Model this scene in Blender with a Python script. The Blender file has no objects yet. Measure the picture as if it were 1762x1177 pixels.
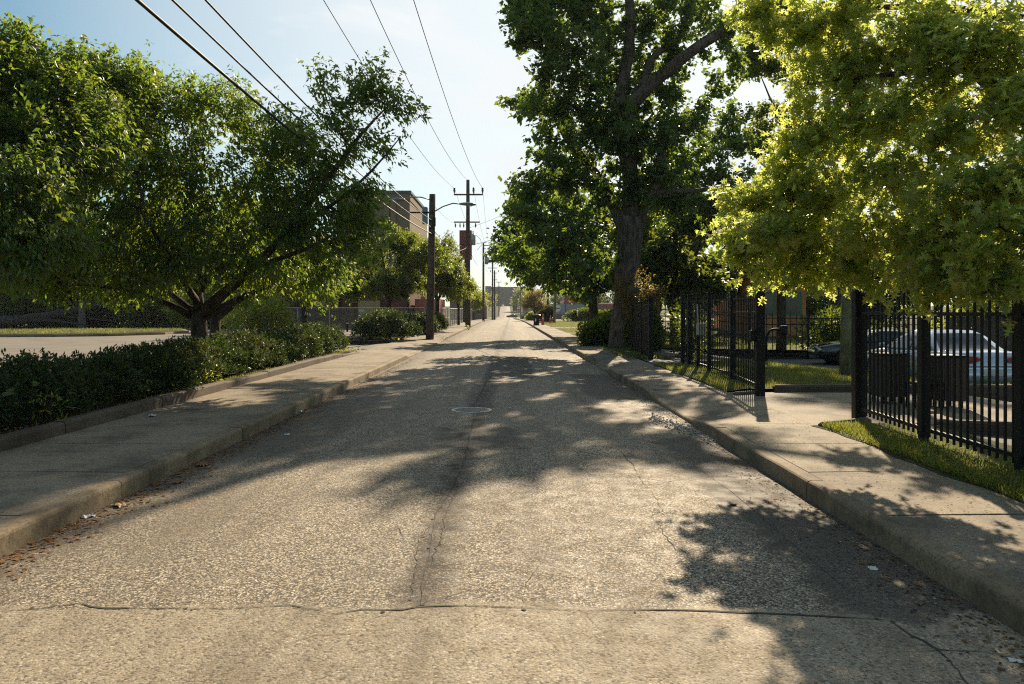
import bpy, math, random
import numpy as np
from mathutils import Vector, Matrix

# ------------------------------------------------------------------ camera, sky, sun, exposure
scene = bpy.context.scene
COL = scene.collection
F, CX, HY, H = 1300.0, 880.0, 534.0, 1.7          # focal length (px of the 1762 px photo), vanishing point, eye height
cam_d = bpy.data.cameras.new('camera'); cam = bpy.data.objects.new('camera', cam_d); COL.objects.link(cam)
cam.location = (0, 0, H); cam.rotation_euler = (math.radians(90), 0, 0)
cam_d.sensor_width = 36; cam_d.lens = F / 1762 * 36
cam_d.shift_y = -(588.5 - HY) / 1762; cam_d.shift_x = (881 - CX) / 1762
cam_d.clip_start = 0.05; cam_d.clip_end = 5000
scene.camera = cam
SUN_AZ, SUN_EL = math.radians(17.5), math.radians(31)
world = bpy.data.worlds.new('World'); scene.world = world; world.use_nodes = True
wn, wl = world.node_tree.nodes, world.node_tree.links
wn.clear()
w_out = wn.new('ShaderNodeOutputWorld'); w_bg = wn.new('ShaderNodeBackground'); w_bg.inputs['Strength'].default_value = 0.056
sky = wn.new('ShaderNodeTexSky'); sky.sky_type = 'NISHITA'; sky.sun_disc = False
sky.sun_elevation = SUN_EL; sky.sun_rotation = SUN_AZ; sky.air_density = 1.0; sky.dust_density = 0.9; sky.ozone_density = 1.0
# a thin veil of high cloud, laid over the sky by direction
tc = wn.new('ShaderNodeTexCoord'); mp = wn.new('ShaderNodeMapping'); mp.inputs['Scale'].default_value = (1.3, 1.3, 4.5)
mp.inputs['Rotation'].default_value = (0.0, 0.35, 0.5)
nz = wn.new('ShaderNodeTexNoise'); nz.inputs['Scale'].default_value = 2.2; nz.inputs['Detail'].default_value = 9; nz.inputs['Roughness'].default_value = 0.62
nz.inputs['Distortion'].default_value = 0.5
rp = wn.new('ShaderNodeMapRange'); rp.inputs['From Min'].default_value = 0.46; rp.inputs['From Max'].default_value = 0.78
rp.inputs['To Min'].default_value = -0.05; rp.inputs['To Max'].default_value = 0.6
mx = wn.new('ShaderNodeMix'); mx.data_type = 'RGBA'; mx.inputs[7].default_value = (8.8, 9.2, 9.4, 1)
wl.new(tc.outputs['Generated'], mp.inputs['Vector']); wl.new(mp.outputs['Vector'], nz.inputs['Vector'])
wl.new(nz.outputs['Fac'], rp.inputs['Value'])
# the veil is thicker (and shines more) towards the sun
dt = wn.new('ShaderNodeVectorMath'); dt.operation = 'DOT_PRODUCT'
dt.inputs[1].default_value = (math.sin(SUN_AZ) * math.cos(SUN_EL), math.cos(SUN_AZ) * math.cos(SUN_EL), math.sin(SUN_EL))
vr = wn.new('ShaderNodeMapRange'); vr.inputs['From Min'].default_value = 0.66; vr.inputs['From Max'].default_value = 0.90; vr.inputs['To Min'].default_value = 0.0; vr.inputs['To Max'].default_value = 0.85
ad = wn.new('ShaderNodeMath'); ad.operation = 'ADD'; ad.use_clamp = True
wl.new(tc.outputs['Generated'], dt.inputs[0]); wl.new(dt.outputs['Value'], vr.inputs['Value']); wl.new(vr.outputs['Result'], ad.inputs[0]); wl.new(rp.outputs['Result'], ad.inputs[1])
wl.new(ad.outputs[0], mx.inputs[0])
tn = wn.new('ShaderNodeMix'); tn.data_type = 'RGBA'; tn.blend_type = 'MULTIPLY'; tn.inputs[0].default_value = 1; tn.inputs[7].default_value = (0.86, 1.10, 1.03, 1)
wl.new(sky.outputs['Color'], tn.inputs[6]); wl.new(tn.outputs[2], mx.inputs[6]); wl.new(mx.outputs[2], w_bg.inputs['Color']); wl.new(w_bg.outputs['Background'], w_out.inputs['Surface'])
sun_d = bpy.data.lights.new('sun', 'SUN'); sun_d.energy = 5.0; sun_d.angle = math.radians(0.53); sun_d.color = (1.0, 0.83, 0.60)
sun = bpy.data.objects.new('sun', sun_d); COL.objects.link(sun); sun.location = (20, 60, 60)
SUNV = Vector((math.sin(SUN_AZ) * math.cos(SUN_EL), math.cos(SUN_AZ) * math.cos(SUN_EL), math.sin(SUN_EL)))
sun.rotation_euler = (-SUNV).to_track_quat('-Z', 'Y').to_euler()
scene.view_settings.view_transform = 'Standard'; scene.view_settings.look = 'None'
scene.view_settings.exposure = 0.9; scene.view_settings.gamma = 1.0
scene.cycles.max_bounces = 7; scene.cycles.diffuse_bounces = 3; scene.cycles.glossy_bounces = 2; scene.cycles.transmission_bounces = 5
scene.cycles.transparent_max_bounces = 8; scene.cycles.caustics_reflective = False; scene.cycles.caustics_refractive = False
scene.cycles.use_denoising = False; scene.cycles.filter_width = 1.15; scene.cycles.sample_clamp_indirect = 4.0

# ------------------------------------------------------------------ helpers
rng = np.random.default_rng(7); random.seed(7)
def S(t): t = min(1, max(0, t)); return t * t * (3 - 2 * t)
def W(px, py, Y): return np.array([(px - CX) / F * Y, Y, H - (py - HY) / F * Y])
def cshift(y): return -0.0075 * max(0.0, y - 12)
def XL(y): return -3.56 + cshift(y)
def XR(y): return 2.69 + cshift(y)
def zr(y): return -1.3 * S((y - 90) / 200) + 6.2 * S((y - 300) / 310)
def g(x, y): return zr(y) - 0.45 * S((x - 6) / 5) * S((y - 9) / 18) * (1 - S((y - 48) / 20))

def nodes_of(m): m.use_nodes = True; nt = m.node_tree; return nt, nt.nodes['Principled BSDF']
class NT:
    """small node-writing helper"""
    def __init__(s, m): s.nt, s.b = nodes_of(m); s.n = s.nt.nodes; s.co = None
    def L(s, a, b): s.nt.links.new(a, b)
    def coord(s):
        if s.co is None: s.co = s.n.new('ShaderNodeTexCoord').outputs['Object']
        return s.co
    def xyz(s):
        q = s.n.new('ShaderNodeSeparateXYZ'); s.L(s.coord(), q.inputs[0]); return q.outputs
    def noise(s, scale, detail=4, rough=0.55, stretch=None, dist=0):
        t = s.n.new('ShaderNodeTexNoise'); t.inputs['Scale'].default_value = scale; t.inputs['Detail'].default_value = detail
        t.inputs['Roughness'].default_value = rough; t.inputs['Distortion'].default_value = dist
        v = s.coord()
        if stretch:
            mp = s.n.new('ShaderNodeMapping'); mp.inputs['Scale'].default_value = stretch; s.L(v, mp.inputs[0]); v = mp.outputs[0]
        s.L(v, t.inputs['Vector']); return t.outputs['Fac']
    def voro(s, scale, out='Color', feature='F1', stretch=None):
        t = s.n.new('ShaderNodeTexVoronoi'); t.inputs['Scale'].default_value = scale; t.feature = feature
        v = s.coord()
        if stretch:
            mp = s.n.new('ShaderNodeMapping'); mp.inputs['Scale'].default_value = stretch; s.L(v, mp.inputs[0]); v = mp.outputs[0]
        s.L(v, t.inputs['Vector']); return t.outputs[out]
    def val(s, x, sock):
        if hasattr(x, 'links'): s.L(x, sock)
        else: sock.default_value = x
    def m(s, op, a, b=0.0, c=None):
        t = s.n.new('ShaderNodeMath'); t.operation = op; s.val(a, t.inputs[0]); s.val(b, t.inputs[1])
        if c is not None: s.val(c, t.inputs[2])
        return t.outputs[0]
    def rng(s, v, a, b, c=0.0, d=1.0):
        t = s.n.new('ShaderNodeMapRange'); t.interpolation_type = 'SMOOTHSTEP'
        for k, x in (('Value', v), ('From Min', a), ('From Max', b), ('To Min', c), ('To Max', d)): s.val(x, t.inputs[k])
        return t.outputs[0]
    def mix(s, f, a, b, mode='MIX'):
        t = s.n.new('ShaderNodeMix'); t.data_type = 'RGBA'; t.blend_type = mode
        s.val(f, t.inputs[0])
        for x, i in ((a, 6), (b, 7)):
            if hasattr(x, 'links'): s.L(x, t.inputs[i])
            else: t.inputs[i].default_value = (*x[:3], 1)
        return t.outputs[2]
    def ramp(s, f, stops):
        t = s.n.new('ShaderNodeValToRGB'); e = t.color_ramp.elements
        while len(e) < len(stops): e.new(0.5)
        for k, (p, c) in enumerate(stops): e[k].position = p; e[k].color = (*c, 1)
        s.L(f, t.inputs[0]); return t.outputs[0]
    def attr(s, name):
        t = s.n.new('ShaderNodeAttribute'); t.attribute_name = name; return t.outputs['Fac']
    def bump(s, h, strength, dist):
        t = s.n.new('ShaderNodeBump'); t.inputs['Strength'].default_value = strength; t.inputs['Distance'].default_value = dist
        s.L(h, t.inputs['Height']); s.L(t.outputs[0], s.b.inputs['Normal'])
    def col(s, c): s.L(c, s.b.inputs['Base Color'])
    def set(s, **k):
        for a, v in k.items():
            s.val(v, s.b.inputs[{'rough': 'Roughness', 'metal': 'Metallic', 'spec': 'Specular IOR Level', 'coat': 'Coat Weight'}[a]])
def newmat(name): m = bpy.data.materials.new(name); return m, NT(m)

def plain(name, c, rough=0.6, metal=0.0, var=0.25, scale=6.0, bump=0.0, spec=0.5, coat=0.0):
    m, t = newmat(name); f = t.noise(scale, 5, 0.6)
    t.col(t.mix(f, tuple(x * (1 - var) for x in c), tuple(min(1, x * (1 + var)) for x in c)))
    t.set(rough=rough, metal=metal, spec=spec, coat=coat)
    if bump: t.bump(t.noise(scale * 8, 4), bump, 0.02)
    return m

def bark(name, c1, c2, scale=1.0):
    m, t = newmat(name)
    a = t.noise(9 * scale, 6, 0.65, (1.6, 1.6, 0.22), 0.6); b = t.noise(2.5 * scale, 3)
    c = t.mix(t.rng(a, 0.35, 0.65), c1, c2)
    t.col(t.mix(t.rng(b, 0.45, 0.75), c, tuple(x * 1.35 for x in c2)))
    t.set(rough=0.9, spec=0.2); t.bump(a, 0.9, 0.06); return m

def leafmat(name, cols, tcols, tfac=0.45, rough=0.45, spec=0.35):
    m, t = newmat(name); a = t.attr('tint')
    c = t.ramp(a, [(i / (len(cols) - 1), x) for i, x in enumerate(cols)])
    tc_ = t.ramp(a, [(i / (len(tcols) - 1), x) for i, x in enumerate(tcols)])
    t.col(c); t.set(rough=rough, spec=spec)
    tr = t.n.new('ShaderNodeBsdfTranslucent'); t.L(tc_, tr.inputs['Color'])
    ms = t.n.new('ShaderNodeMixShader'); ms.inputs[0].default_value = tfac
    t.L(t.b.outputs[0], ms.inputs[1]); t.L(tr.outputs[0], ms.inputs[2]); t.L(ms.outputs[0], t.n['Material Output'].inputs['Surface'])
    return m

def tag(o, label=None, cat=None, group=None, kind=None):
    if label: o['label'] = label
    if cat: o['category'] = cat
    if group: o['group'] = group
    if kind: o['kind'] = kind
    return o
def thing(name, label, cat, loc=(0, 0, 0), rotz=0.0, group=None):
    o = bpy.data.objects.new(name, None); COL.objects.link(o); o.location = loc; o.rotation_euler = (0, 0, rotz)
    o.empty_display_size = 0.2
    return tag(o, label, cat, group)
def dup(root, loc=None, rotz=None, label=None, scale=None):
    r = root.copy(); COL.objects.link(r)
    if loc is not None: r.location = loc
    if rotz is not None: r.rotation_euler = (0, 0, rotz)
    if label: r['label'] = label
    if scale: r.scale = (scale,) * 3 if not isinstance(scale, tuple) else scale
    for ch in list(root.children):
        c = ch.copy(); COL.objects.link(c); c.parent = r
        for gc in list(ch.children):
            d = gc.copy(); COL.objects.link(d); d.parent = c
    return r
def mesh_np(name, V, faces, mat, parent=None, tint=None, smooth=False):
    """faces: list of (n,k) int arrays"""
    me = bpy.data.meshes.new(name); V = np.asarray(V, np.float32)
    me.vertices.add(len(V)); me.vertices.foreach_set('co', V.ravel())
    lv = np.concatenate([f.ravel() for f in faces]).astype(np.int32)
    tot = np.concatenate([np.full(len(f), f.shape[1]) for f in faces])
    me.loops.add(len(lv)); me.loops.foreach_set('vertex_index', lv)
    me.polygons.add(len(tot)); me.polygons.foreach_set('loop_start', np.concatenate([[0], np.cumsum(tot)[:-1]]).astype(np.int32))
    if smooth: me.polygons.foreach_set('use_smooth', np.ones(len(tot), bool))
    if tint is not None:
        a = me.attributes.new('tint', 'FLOAT', 'FACE'); a.data.foreach_set('value', np.asarray(tint, np.float32))
    me.update(calc_edges=True)
    if mat: me.materials.append(mat)
    o = bpy.data.objects.new(name, me); COL.objects.link(o)
    if parent: o.parent = parent
    return o
class MB:
    """collects shapes, then links them as ONE mesh object"""
    def __init__(s): s.v, s.f = [], []
    def add(s, V, Fs):
        k = len(s.v); s.v += [tuple(map(float, p)) for p in V]; s.f += [tuple(k + i for i in f) for f in Fs]; return s
    def box(s, c, d, rz=0.0, bev=0.0, M=None):
        hx, hy, hz = d[0] / 2, d[1] / 2, d[2] / 2
        if bev <= 0:
            P = [(x, y, z) for z in (-hz, hz) for x, y in ((-hx, -hy), (hx, -hy), (hx, hy), (-hx, hy))]
            Fs = [(3, 2, 1, 0), (4, 5, 6, 7), (0, 1, 5, 4), (1, 2, 6, 5), (2, 3, 7, 6), (3, 0, 4, 7)]
        else:
            b = min(bev, hx * .9, hy * .9, hz * .9); P = []
            for z, i in ((-hz, b), (-hz + b, 0), (hz - b, 0), (hz, b)):
                X, Y = hx - i, hy - i
                P += [(-X + b, -Y, z), (X - b, -Y, z), (X, -Y + b, z), (X, Y - b, z), (X - b, Y, z), (-X + b, Y, z), (-X, Y - b, z), (-X, -Y + b, z)]
            Fs = [tuple(range(7, -1, -1)), tuple(range(24, 32))]
            for r in range(3):
                for k in range(8): Fs.append((r * 8 + k, r * 8 + (k + 1) % 8, r * 8 + 8 + (k + 1) % 8, r * 8 + 8 + k))
        cr, sr = math.cos(rz), math.sin(rz)
        V = [(c[0] + x * cr - y * sr, c[1] + x * sr + y * cr, c[2] + z) for x, y, z in P]
        if M is not None: V = [tuple(M @ Vector(p)) for p in V]
        return s.add(V, Fs)
    def path(s, pts, rad, n=8, cap=True, lump=0.0, seed=0):
        pts = [Vector(p) for p in pts]; m = len(pts)
        if not hasattr(rad, '__len__'): rad = [rad] * m
        V = []; up = None; rr = random.Random(seed); ph = [rr.random() * 6.28 for _ in range(6)]
        for i, p in enumerate(pts):
            d = (pts[min(i + 1, m - 1)] - pts[max(i - 1, 0)]).normalized()
            if up is None: up = Vector((0, 1, 0)) if abs(d.y) < 0.9 else Vector((1, 0, 0))
            a = (up - d * up.dot(d)).normalized(); b = d.cross(a); up = a
            for k in range(n):
                t = 2 * math.pi * k / n; q = 1.0
                if lump: q += lump * (math.sin(3 * t + ph[0] + i * .35) * .5 + math.sin(5 * t + ph[1] - i * .5) * .4 + math.sin(9 * t + ph[2] + i * .8) * .45 + math.sin(i * 1.3 + ph[3]) * .3)
                V.append(p + (a * math.cos(t) + b * math.sin(t)) * rad[i] * q)
        Fs = [(i * n + k, i * n + (k + 1) % n, (i + 1) * n + (k + 1) % n, (i + 1) * n + k) for i in range(m - 1) for k in range(n)]
        if cap: Fs += [tuple(range(n - 1, -1, -1)), tuple(range((m - 1) * n, m * n))]
        return s.add(V, Fs)
    def lathe(s, prof, n=20, M=None, cap=True):
        V = [(r * math.cos(2 * math.pi * k / n), r * math.sin(2 * math.pi * k / n), z) for r, z in prof for k in range(n)]
        if M is not None: V = [tuple(M @ Vector(p)) for p in V]
        m = len(prof)
        Fs = [(i * n + k, i * n + (k + 1) % n, (i + 1) * n + (k + 1) % n, (i + 1) * n + k) for i in range(m - 1) for k in range(n)]
        if cap: Fs += [tuple(range(n - 1, -1, -1)), tuple(range((m - 1) * n, m * n))]
        return s.add(V, Fs)
    def loft(s, rings, closed=True, caps=True):
        n = len(rings[0]); V = [p for r in rings for p in r]; m = len(rings); kk = n if closed else n - 1
        Fs = [(i * n + k, i * n + (k + 1) % n, (i + 1) * n + (k + 1) % n, (i + 1) * n + k) for i in range(m - 1) for k in range(kk)]
        if caps: Fs += [tuple(range(n - 1, -1, -1)), tuple(range((m - 1) * n, m * n))]
        return s.add(V, Fs)
    def prism(s, poly, z0, z1):
        n = len(poly); V = [(x, y, z0) for x, y in poly] + [(x, y, z1) for x, y in poly]
        Fs = [tuple(range(n - 1, -1, -1)), tuple(range(n, 2 * n))] + [(k, (k + 1) % n, n + (k + 1) % n, n + k) for k in range(n)]
        return s.add(V, Fs)
    def shift(s, d): s.v = [(x + d[0], y + d[1], z + d[2]) for x, y, z in s.v]; return s
    def build(s, name, mat, parent=None, smooth=False, world=False):
        if world and parent is not None:
            L = parent.location
            s.v = [(x - L[0], y - L[1], z - L[2]) for x, y, z in s.v]
        me = bpy.data.meshes.new(name); me.from_pydata(s.v, [], s.f); me.update()
        if mat: me.materials.append(mat)
        if smooth: me.polygons.foreach_set('use_smooth', [True] * len(me.polygons))
        o = bpy.data.objects.new(name, me); COL.objects.link(o)
        if parent is not None: o.parent = parent
        return o
def struct(o): o['kind'] = 'structure'; return o
def RotM(ax, ang, loc=(0, 0, 0)): return Matrix.Translation(loc) @ Matrix.Rotation(ang, 4, ax)

# ------------------------------------------------------------------ materials of the ground
def asphalt_road():
    m, t = newmat('worn_road'); x, y, z = t.xyz()
    cell = t.voro(70); sep = t.n.new('ShaderNodeSeparateColor'); t.L(cell, sep.inputs[0])
    stone = t.ramp(sep.outputs[0], [(0, (.08, .07, .06)), (.25, (.27, .23, .175)), (.6, (.46, .395, .30)), (.88, (.60, .53, .41)), (1, (.80, .76, .66))])
    d = t.voro(70, 'Distance')
    pit = t.rng(t.noise(95, 2, .5), .54, .60); c = t.mix(t.m('MULTIPLY', pit, .7), stone, (.07, .06, .05)); c = t.mix(t.rng(d, .50, .64, 0, .85), c, (.04, .033, .027))
    # smoother, paler surface on the near side of the joint
    near = t.rng(t.m('ADD', y, t.m('MULTIPLY', t.noise(1.3, 4), .5)), 4.50, 4.58, 1, 0)
    fine = t.mix(t.rng(t.noise(60, 4, .7), .35, .7), (.28, .24, .18), (.45, .395, .30))
    spk = t.rng(sep.outputs[1], .80, .84); fine = t.mix(t.m('MULTIPLY', spk, .8), fine, (.085, .07, .05)); fine = t.mix(t.rng(sep.outputs[2], .92, .95, 0, .6), fine, (.66, .61, .5))
    c = t.mix(t.m('MULTIPLY', near, .75), c, fine)
    big = t.noise(.55, 6, .62, (1.6, .5, 1)); c = t.mix(t.rng(big, .4, .72, 0, .55), c, (.115, .095, .07)); lane = t.noise(.8, 5, .6, (2.2, .12, 1)); c = t.mix(t.rng(lane, .46, .7, 0, .45), c, (.10, .083, .06))
    mott = t.noise(3.2, 5, .65); c = t.mix(t.rng(mott, .48, .78, 0, .5), c, (.12, .10, .075))
    # tyre-worn lanes and the raised centre seam
    wx = t.m('ADD', x, t.m('MULTIPLY', t.m('SUBTRACT', t.noise(.9, 5, .6), .5), .32))
    seam = t.m('SUBTRACT', 1, t.rng(t.m('ABSOLUTE', t.m('ADD', wx, .54)), .0, .24))
    seam = t.m('MULTIPLY', seam, t.rng(t.noise(2.1, 4, .6), .30, .58, .3, .9)); seam = t.m('MULTIPLY', seam, t.rng(y, 4.2, 4.35))
    c = t.mix(seam, c, (.30, .27, .25), 'MULTIPLY'); c = t.mix(t.m('MULTIPLY', seam, t.rng(t.noise(14, 5, .7), .5, .62)), c, (.02, .017, .014))
    def box(x0, x1, y0, y1, s=.12, w=.5):
        jx = t.m('ADD', x, t.m('MULTIPLY', t.m('SUBTRACT', t.noise(2.3, 4, .6), .5), w)); jy = t.m('ADD', y, t.m('MULTIPLY', t.m('SUBTRACT', t.noise(1.7, 4, .6), .5), w * 2))
        a = t.m('MULTIPLY', t.rng(jx, x0 - s, x0), t.rng(jx, x1, x1 + s, 1, 0)); b = t.m('MULTIPLY', t.rng(jy, y0 - s, y0), t.rng(jy, y1, y1 + s, 1, 0))
        return t.m('MULTIPLY', a, b)
    old = t.mix(t.rng(t.noise(75, 3, .6), .42, .62), (.03, .027, .024), (.13, .117, .10))
    for bx, k in ((box(-.62, .55, 18.6, 27.5), .9), (box(-.75, .0, 9.3, 10.6, .3, .9), .8), (box(1.95, 3, 4.25, 10.2, .14, .9), .8), (box(1.6, 2.6, 14.5, 20, .2, .6), .75),
                  (box(-.8, -.35, 12.9, 17, .1, .35), .6), (box(-3.6, -2.6, 9, 17, .5, .8), .6), (box(-.9, .1, 30, 90, .3, .8), .35), (box(1.35, 2.5, 28, 80, .4, .8), .45)):
        c = t.mix(t.m('MULTIPLY', bx, k), c, old)
    # dirt washed into the gutters
    gl = t.rng(t.m('ADD', x, t.m('MULTIPLY', t.noise(2, 4), .5)), -3.3, -2.5, .9, 0)
    c = t.mix(t.m('MULTIPLY', gl, t.rng(t.noise(4, 5), .35, .6, .3, 1)), c, (.085, .066, .048))
    rust = t.m('MULTIPLY', t.rng(t.noise(1.1, 3, .5), .60, .72), t.rng(x, -2.9, -1.9, .55, 0)); c = t.mix(rust, c, (.30, .16, .05))
    c = t.mix(1.0, c, (.98, .935, .86), 'MULTIPLY'); t.col(c); t.set(rough=t.rng(t.noise(5, 3), .3, .7, .72, .9), spec=.32)
    hgt = t.m('ADD', t.m('MULTIPLY', t.m('SUBTRACT', 1, d), .6), t.m('MULTIPLY', t.noise(120, 3, .6), -.9)); t.bump(hgt, .7, .006)
    return m
def asphalt_plain(name, a, b):
    m, t = newmat(name); f = t.noise(60, 5, .7); c = t.mix(f, a, b); c = t.mix(t.rng(t.noise(.6, 5), .4, .75, 0, .5), c, tuple(.55 * q for q in a))
    t.col(c); t.set(rough=.85, spec=.3); t.bump(t.noise(90, 3), .5, .01); return m
def concrete(name, a, b, stain=(.09, .075, .055)):
    m, t = newmat(name); c = t.mix(t.rng(t.noise(45, 5, .7), .3, .7), a, b)
    c = t.mix(t.rng(t.noise(1.1, 6, .68), .40, .70, 0, .85), c, stain); c = t.mix(t.rng(t.noise(7, 5, .7), .5, .75, 0, .6), c, tuple(.6 * q for q in a))
    s = t.voro(55); sp = t.n.new('ShaderNodeSeparateColor'); t.L(s, sp.inputs[0]); c = t.mix(t.rng(sp.outputs[0], .86, .9, 0, .5), c, (.07, .06, .05))
    t.col(c); t.set(rough=.85, spec=.3); t.bump(t.noise(130, 4, .7), .5, .008); return m
M_road = asphalt_road()
M_lot = asphalt_plain('car_park_asphalt', (.15, .13, .105), (.24, .21, .17)); M_drive = asphalt_plain('driveway_asphalt', (.10, .09, .08), (.17, .155, .13))
M_walk = concrete('pavement_concrete', (.22, .175, .12), (.33, .27, .185)); M_kerb = concrete('kerb_concrete', (.20, .15, .09), (.30, .235, .145), (.06, .042, .025))
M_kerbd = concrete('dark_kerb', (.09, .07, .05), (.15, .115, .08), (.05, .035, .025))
def soil_grass():
    m, t = newmat('ground_cover'); f = t.noise(1.5, 6, .7); c = t.mix(t.rng(f, .4, .65), (.055, .05, .025), (.075, .10, .022)); c = t.mix(t.rng(t.noise(22, 4), .4, .7), c, (.03, .045, .012))
    t.col(c); t.set(rough=.95, spec=.1); t.bump(t.noise(40, 4), .8, .05); return m
def lawn_mat():
    m, t = newmat('lawn_turf'); c = t.mix(t.rng(t.noise(18, 5, .7), .3, .7), (.045, .06, .014), (.10, .115, .03)); c = t.mix(t.rng(t.noise(2.2, 5), .45, .65, 0, .8), c, (.10, .075, .045))
    t.col(c); t.set(rough=.9, spec=.15); t.bump(t.noise(60, 4), 1, .06); return m
def soil_mat():
    m, t = newmat('bed_soil'); c = t.mix(t.rng(t.noise(25, 5, .7), .3, .7), (.025, .018, .012), (.075, .055, .035)); t.col(c); t.set(rough=.95, spec=.1); t.bump(t.noise(30, 5), 1, .05); return m
M_ground, M_lawn, M_soil = soil_grass(), lawn_mat(), soil_mat()

# ------------------------------------------------------------------ terrain and roads
def sheet(name, xs, ys, zf, mat):
    X, Y = np.meshgrid(xs, ys); nx, ny = len(xs), len(ys)
    V = np.array([[a, b, zf(a, b)] for a, b in zip(X.ravel(), Y.ravel())])
    i = np.arange(nx * ny).reshape(ny, nx); q = np.stack([i[:-1, :-1], i[:-1, 1:], i[1:, 1:], i[1:, :-1]], -1).reshape(-1, 4)
    return mesh_np(name, V, [q], mat, smooth=True)
def lin(a, b, n): return list(np.linspace(a, b, n))
gx = lin(-1200, -70, 12)[:-1] + lin(-70, -8, 14)[:-1] + lin(-8, 30, 39)[:-1] + lin(30, 80, 11)[:-1] + lin(80, 1200, 12)
gy = lin(-80, 4, 12)[:-1] + lin(4, 80, 77)[:-1] + lin(80, 640, 57)[:-1] + lin(640, 3000, 10)
struct(sheet('ground', gx, gy, lambda x, y: g(x, y) - 0.03, M_ground))
ry = lin(-30, 0, 7)[:-1] + lin(0, 60, 61)[:-1] + lin(60, 640, 117)
V = []; nx = 13
for y in ry:
    a, b = XL(y) - 0.02, XR(y) + 0.02
    for k in range(nx):
        u = k / (nx - 1); V.append((a + (b - a) * u, y, zr(y) + 0.05 * (1 - (2 * u - 1) ** 2) - 0.02))
i = np.arange(len(V)).reshape(len(ry), nx)
struct(mesh_np('road', V, [np.stack([i[:-1, :-1], i[:-1, 1:], i[1:, 1:], i[1:, :-1]], -1).reshape(-1, 4)], M_road, smooth=True))
def roadz(x, y):
    u = (x - XL(y)) / (XR(y) - XL(y)); return zr(y) + 0.05 * (1 - (2 * u - 1) ** 2) - 0.02
# the cross street a long way ahead
struct(sheet('cross_street', lin(-120, 120, 25), lin(306, 318, 4), lambda x, y: zr(y) + 0.02 if not (XL(y) < x < XR(y)) else zr(y) + .034, M_lot))

def kerbH_left(y): return 0.145 - 0.115 * (S((y - 26.2) / 1.2) * (1 - S((y - 41) / 3)))
def kerbH_right(y): return 0.145 - 0.115 * (S((y - 10.4) / 1.2) * (1 - S((y - 13.2) / 2.2))) - 0.12 * (S((y - 20.2) / 1.2) * (1 - S((y - 24.5) / 1.5)))
def kerb(name, edge, sgn, hf, y0, y1, seg, mat, width=.16, z=zr, gap=.02, base=-.15, jit=.006):
    mb = MB(); y = y0; r = random.Random(3)
    while y < y1 - 1e-3:
        ye = min(y + seg * (1 + .2 * (r.random() - .5)), y1); n = max(2, int((ye - y) / .6) + 1) if y < 60 else 2
        dz, dx = r.uniform(-jit, jit), r.uniform(-jit, jit); rings = []
        for k in range(n):
            yy = y + (ye - gap - y) * k / (n - 1); e = edge(yy) + dx; h = hf(yy) + dz + z(yy)
            wob = .007 * math.sin(yy * 5.1) + .006 * math.sin(yy * 13.7) + r.uniform(-.006, .006); b = .035
            pr = [(0, base + z(yy)), (.012 + wob, h - b), (.02 + wob, h - b * .45), (b + wob, h - .004), (b + .02, h), (width, h), (width, base + z(yy))]
            rings.append([(e + sgn * a, yy, c) for a, c in pr])
        mb.loft(rings); y = ye
    return struct(mb.build(name, mat))
kerb('left_kerb', XL, -1, kerbH_left, -8, 260, 3.05, M_kerb); kerb('right_kerb', XR, 1, kerbH_right, -8, 260, 3.05, M_kerb)
def walk(name, e0, e1, sgn, hf, y0, y1, seg, mat):
    mb = MB(); y = y0; r = random.Random(5)
    while y < y1 - 1e-3:
        ye = min(y + seg, y1); n = 4 if y < 60 else 2; rings = []; dz = r.uniform(-.004, .003); tl = r.uniform(-.004, .004)
        for k in range(n):
            yy = y + (ye - .022 - y) * k / (n - 1); a = e0(yy) + sgn * .175; b = e1(yy); h0 = hf(yy) + zr(yy) - .006 + dz; h1 = .15 + zr(yy) + dz + tl
            m1 = a + (b - a) * .45
            rings.append([(a, yy, h0 - .2), (a, yy, h0), (m1, yy, h0 * .35 + h1 * .65), (b, yy, h1), (b, yy, h0 - .2)])
        mb.loft(rings); y = ye
    return struct(mb.build(name, mat))
walk('left_pavement', XL, lambda y: -5.6 + cshift(y), -1, kerbH_left, -8, 250, 1.53, M_walk)
walk('right_pavement', XR, lambda y: 4.12 + cshift(y), 1, kerbH_right, -8, 250, 1.53, M_walk)
# left: car park, planted beds with their kerbs, grass island
struct(sheet('car_park', lin(-75, -7.4, 20), lin(-20, 72, 30), lambda x, y: .05, M_lot))
struct(sheet('car_park_entrance', lin(-7.5, -5.55, 6), lin(27.5, 35.6, 8), lambda x, y: .05 + .09 * S((x + 7.4) / 1.75), M_lot))
def bed(name, y0, y1, xr, xl, zt):
    mb = MB(); mb.prism([(xl, y0), (xr, y0), (xr, y1), (xl, y1)], -.1, zt); return struct(mb.build(name, M_soil))
bed('near_planting_bed', -6, 26.9, -5.76, -7.4, .24); bed('far_planting_bed', 36.4, 66, -5.95, -8.6, .22)
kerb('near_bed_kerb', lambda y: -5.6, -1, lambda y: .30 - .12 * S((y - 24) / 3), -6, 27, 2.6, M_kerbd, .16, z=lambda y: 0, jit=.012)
kerb('far_bed_kerb', lambda y: -5.79 , -1, lambda y: .27, 37.2, 66, 2.6, M_kerb, .16, z=lambda y: 0, jit=.012)
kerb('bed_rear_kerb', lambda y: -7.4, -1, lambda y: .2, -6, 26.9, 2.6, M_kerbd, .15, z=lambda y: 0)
isl = [(-70, 46.5), (-33, 46.3), (-28.5, 46.8), (-25.6, 48.2), (-23.6, 51.5), (-23.9, 56), (-27, 62), (-70, 64)]
def inset(p, d):
    c = np.mean(p, 0); return [tuple(np.array(q) + (c - np.array(q)) / np.linalg.norm(c - np.array(q)) * d) for q in p]
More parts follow.
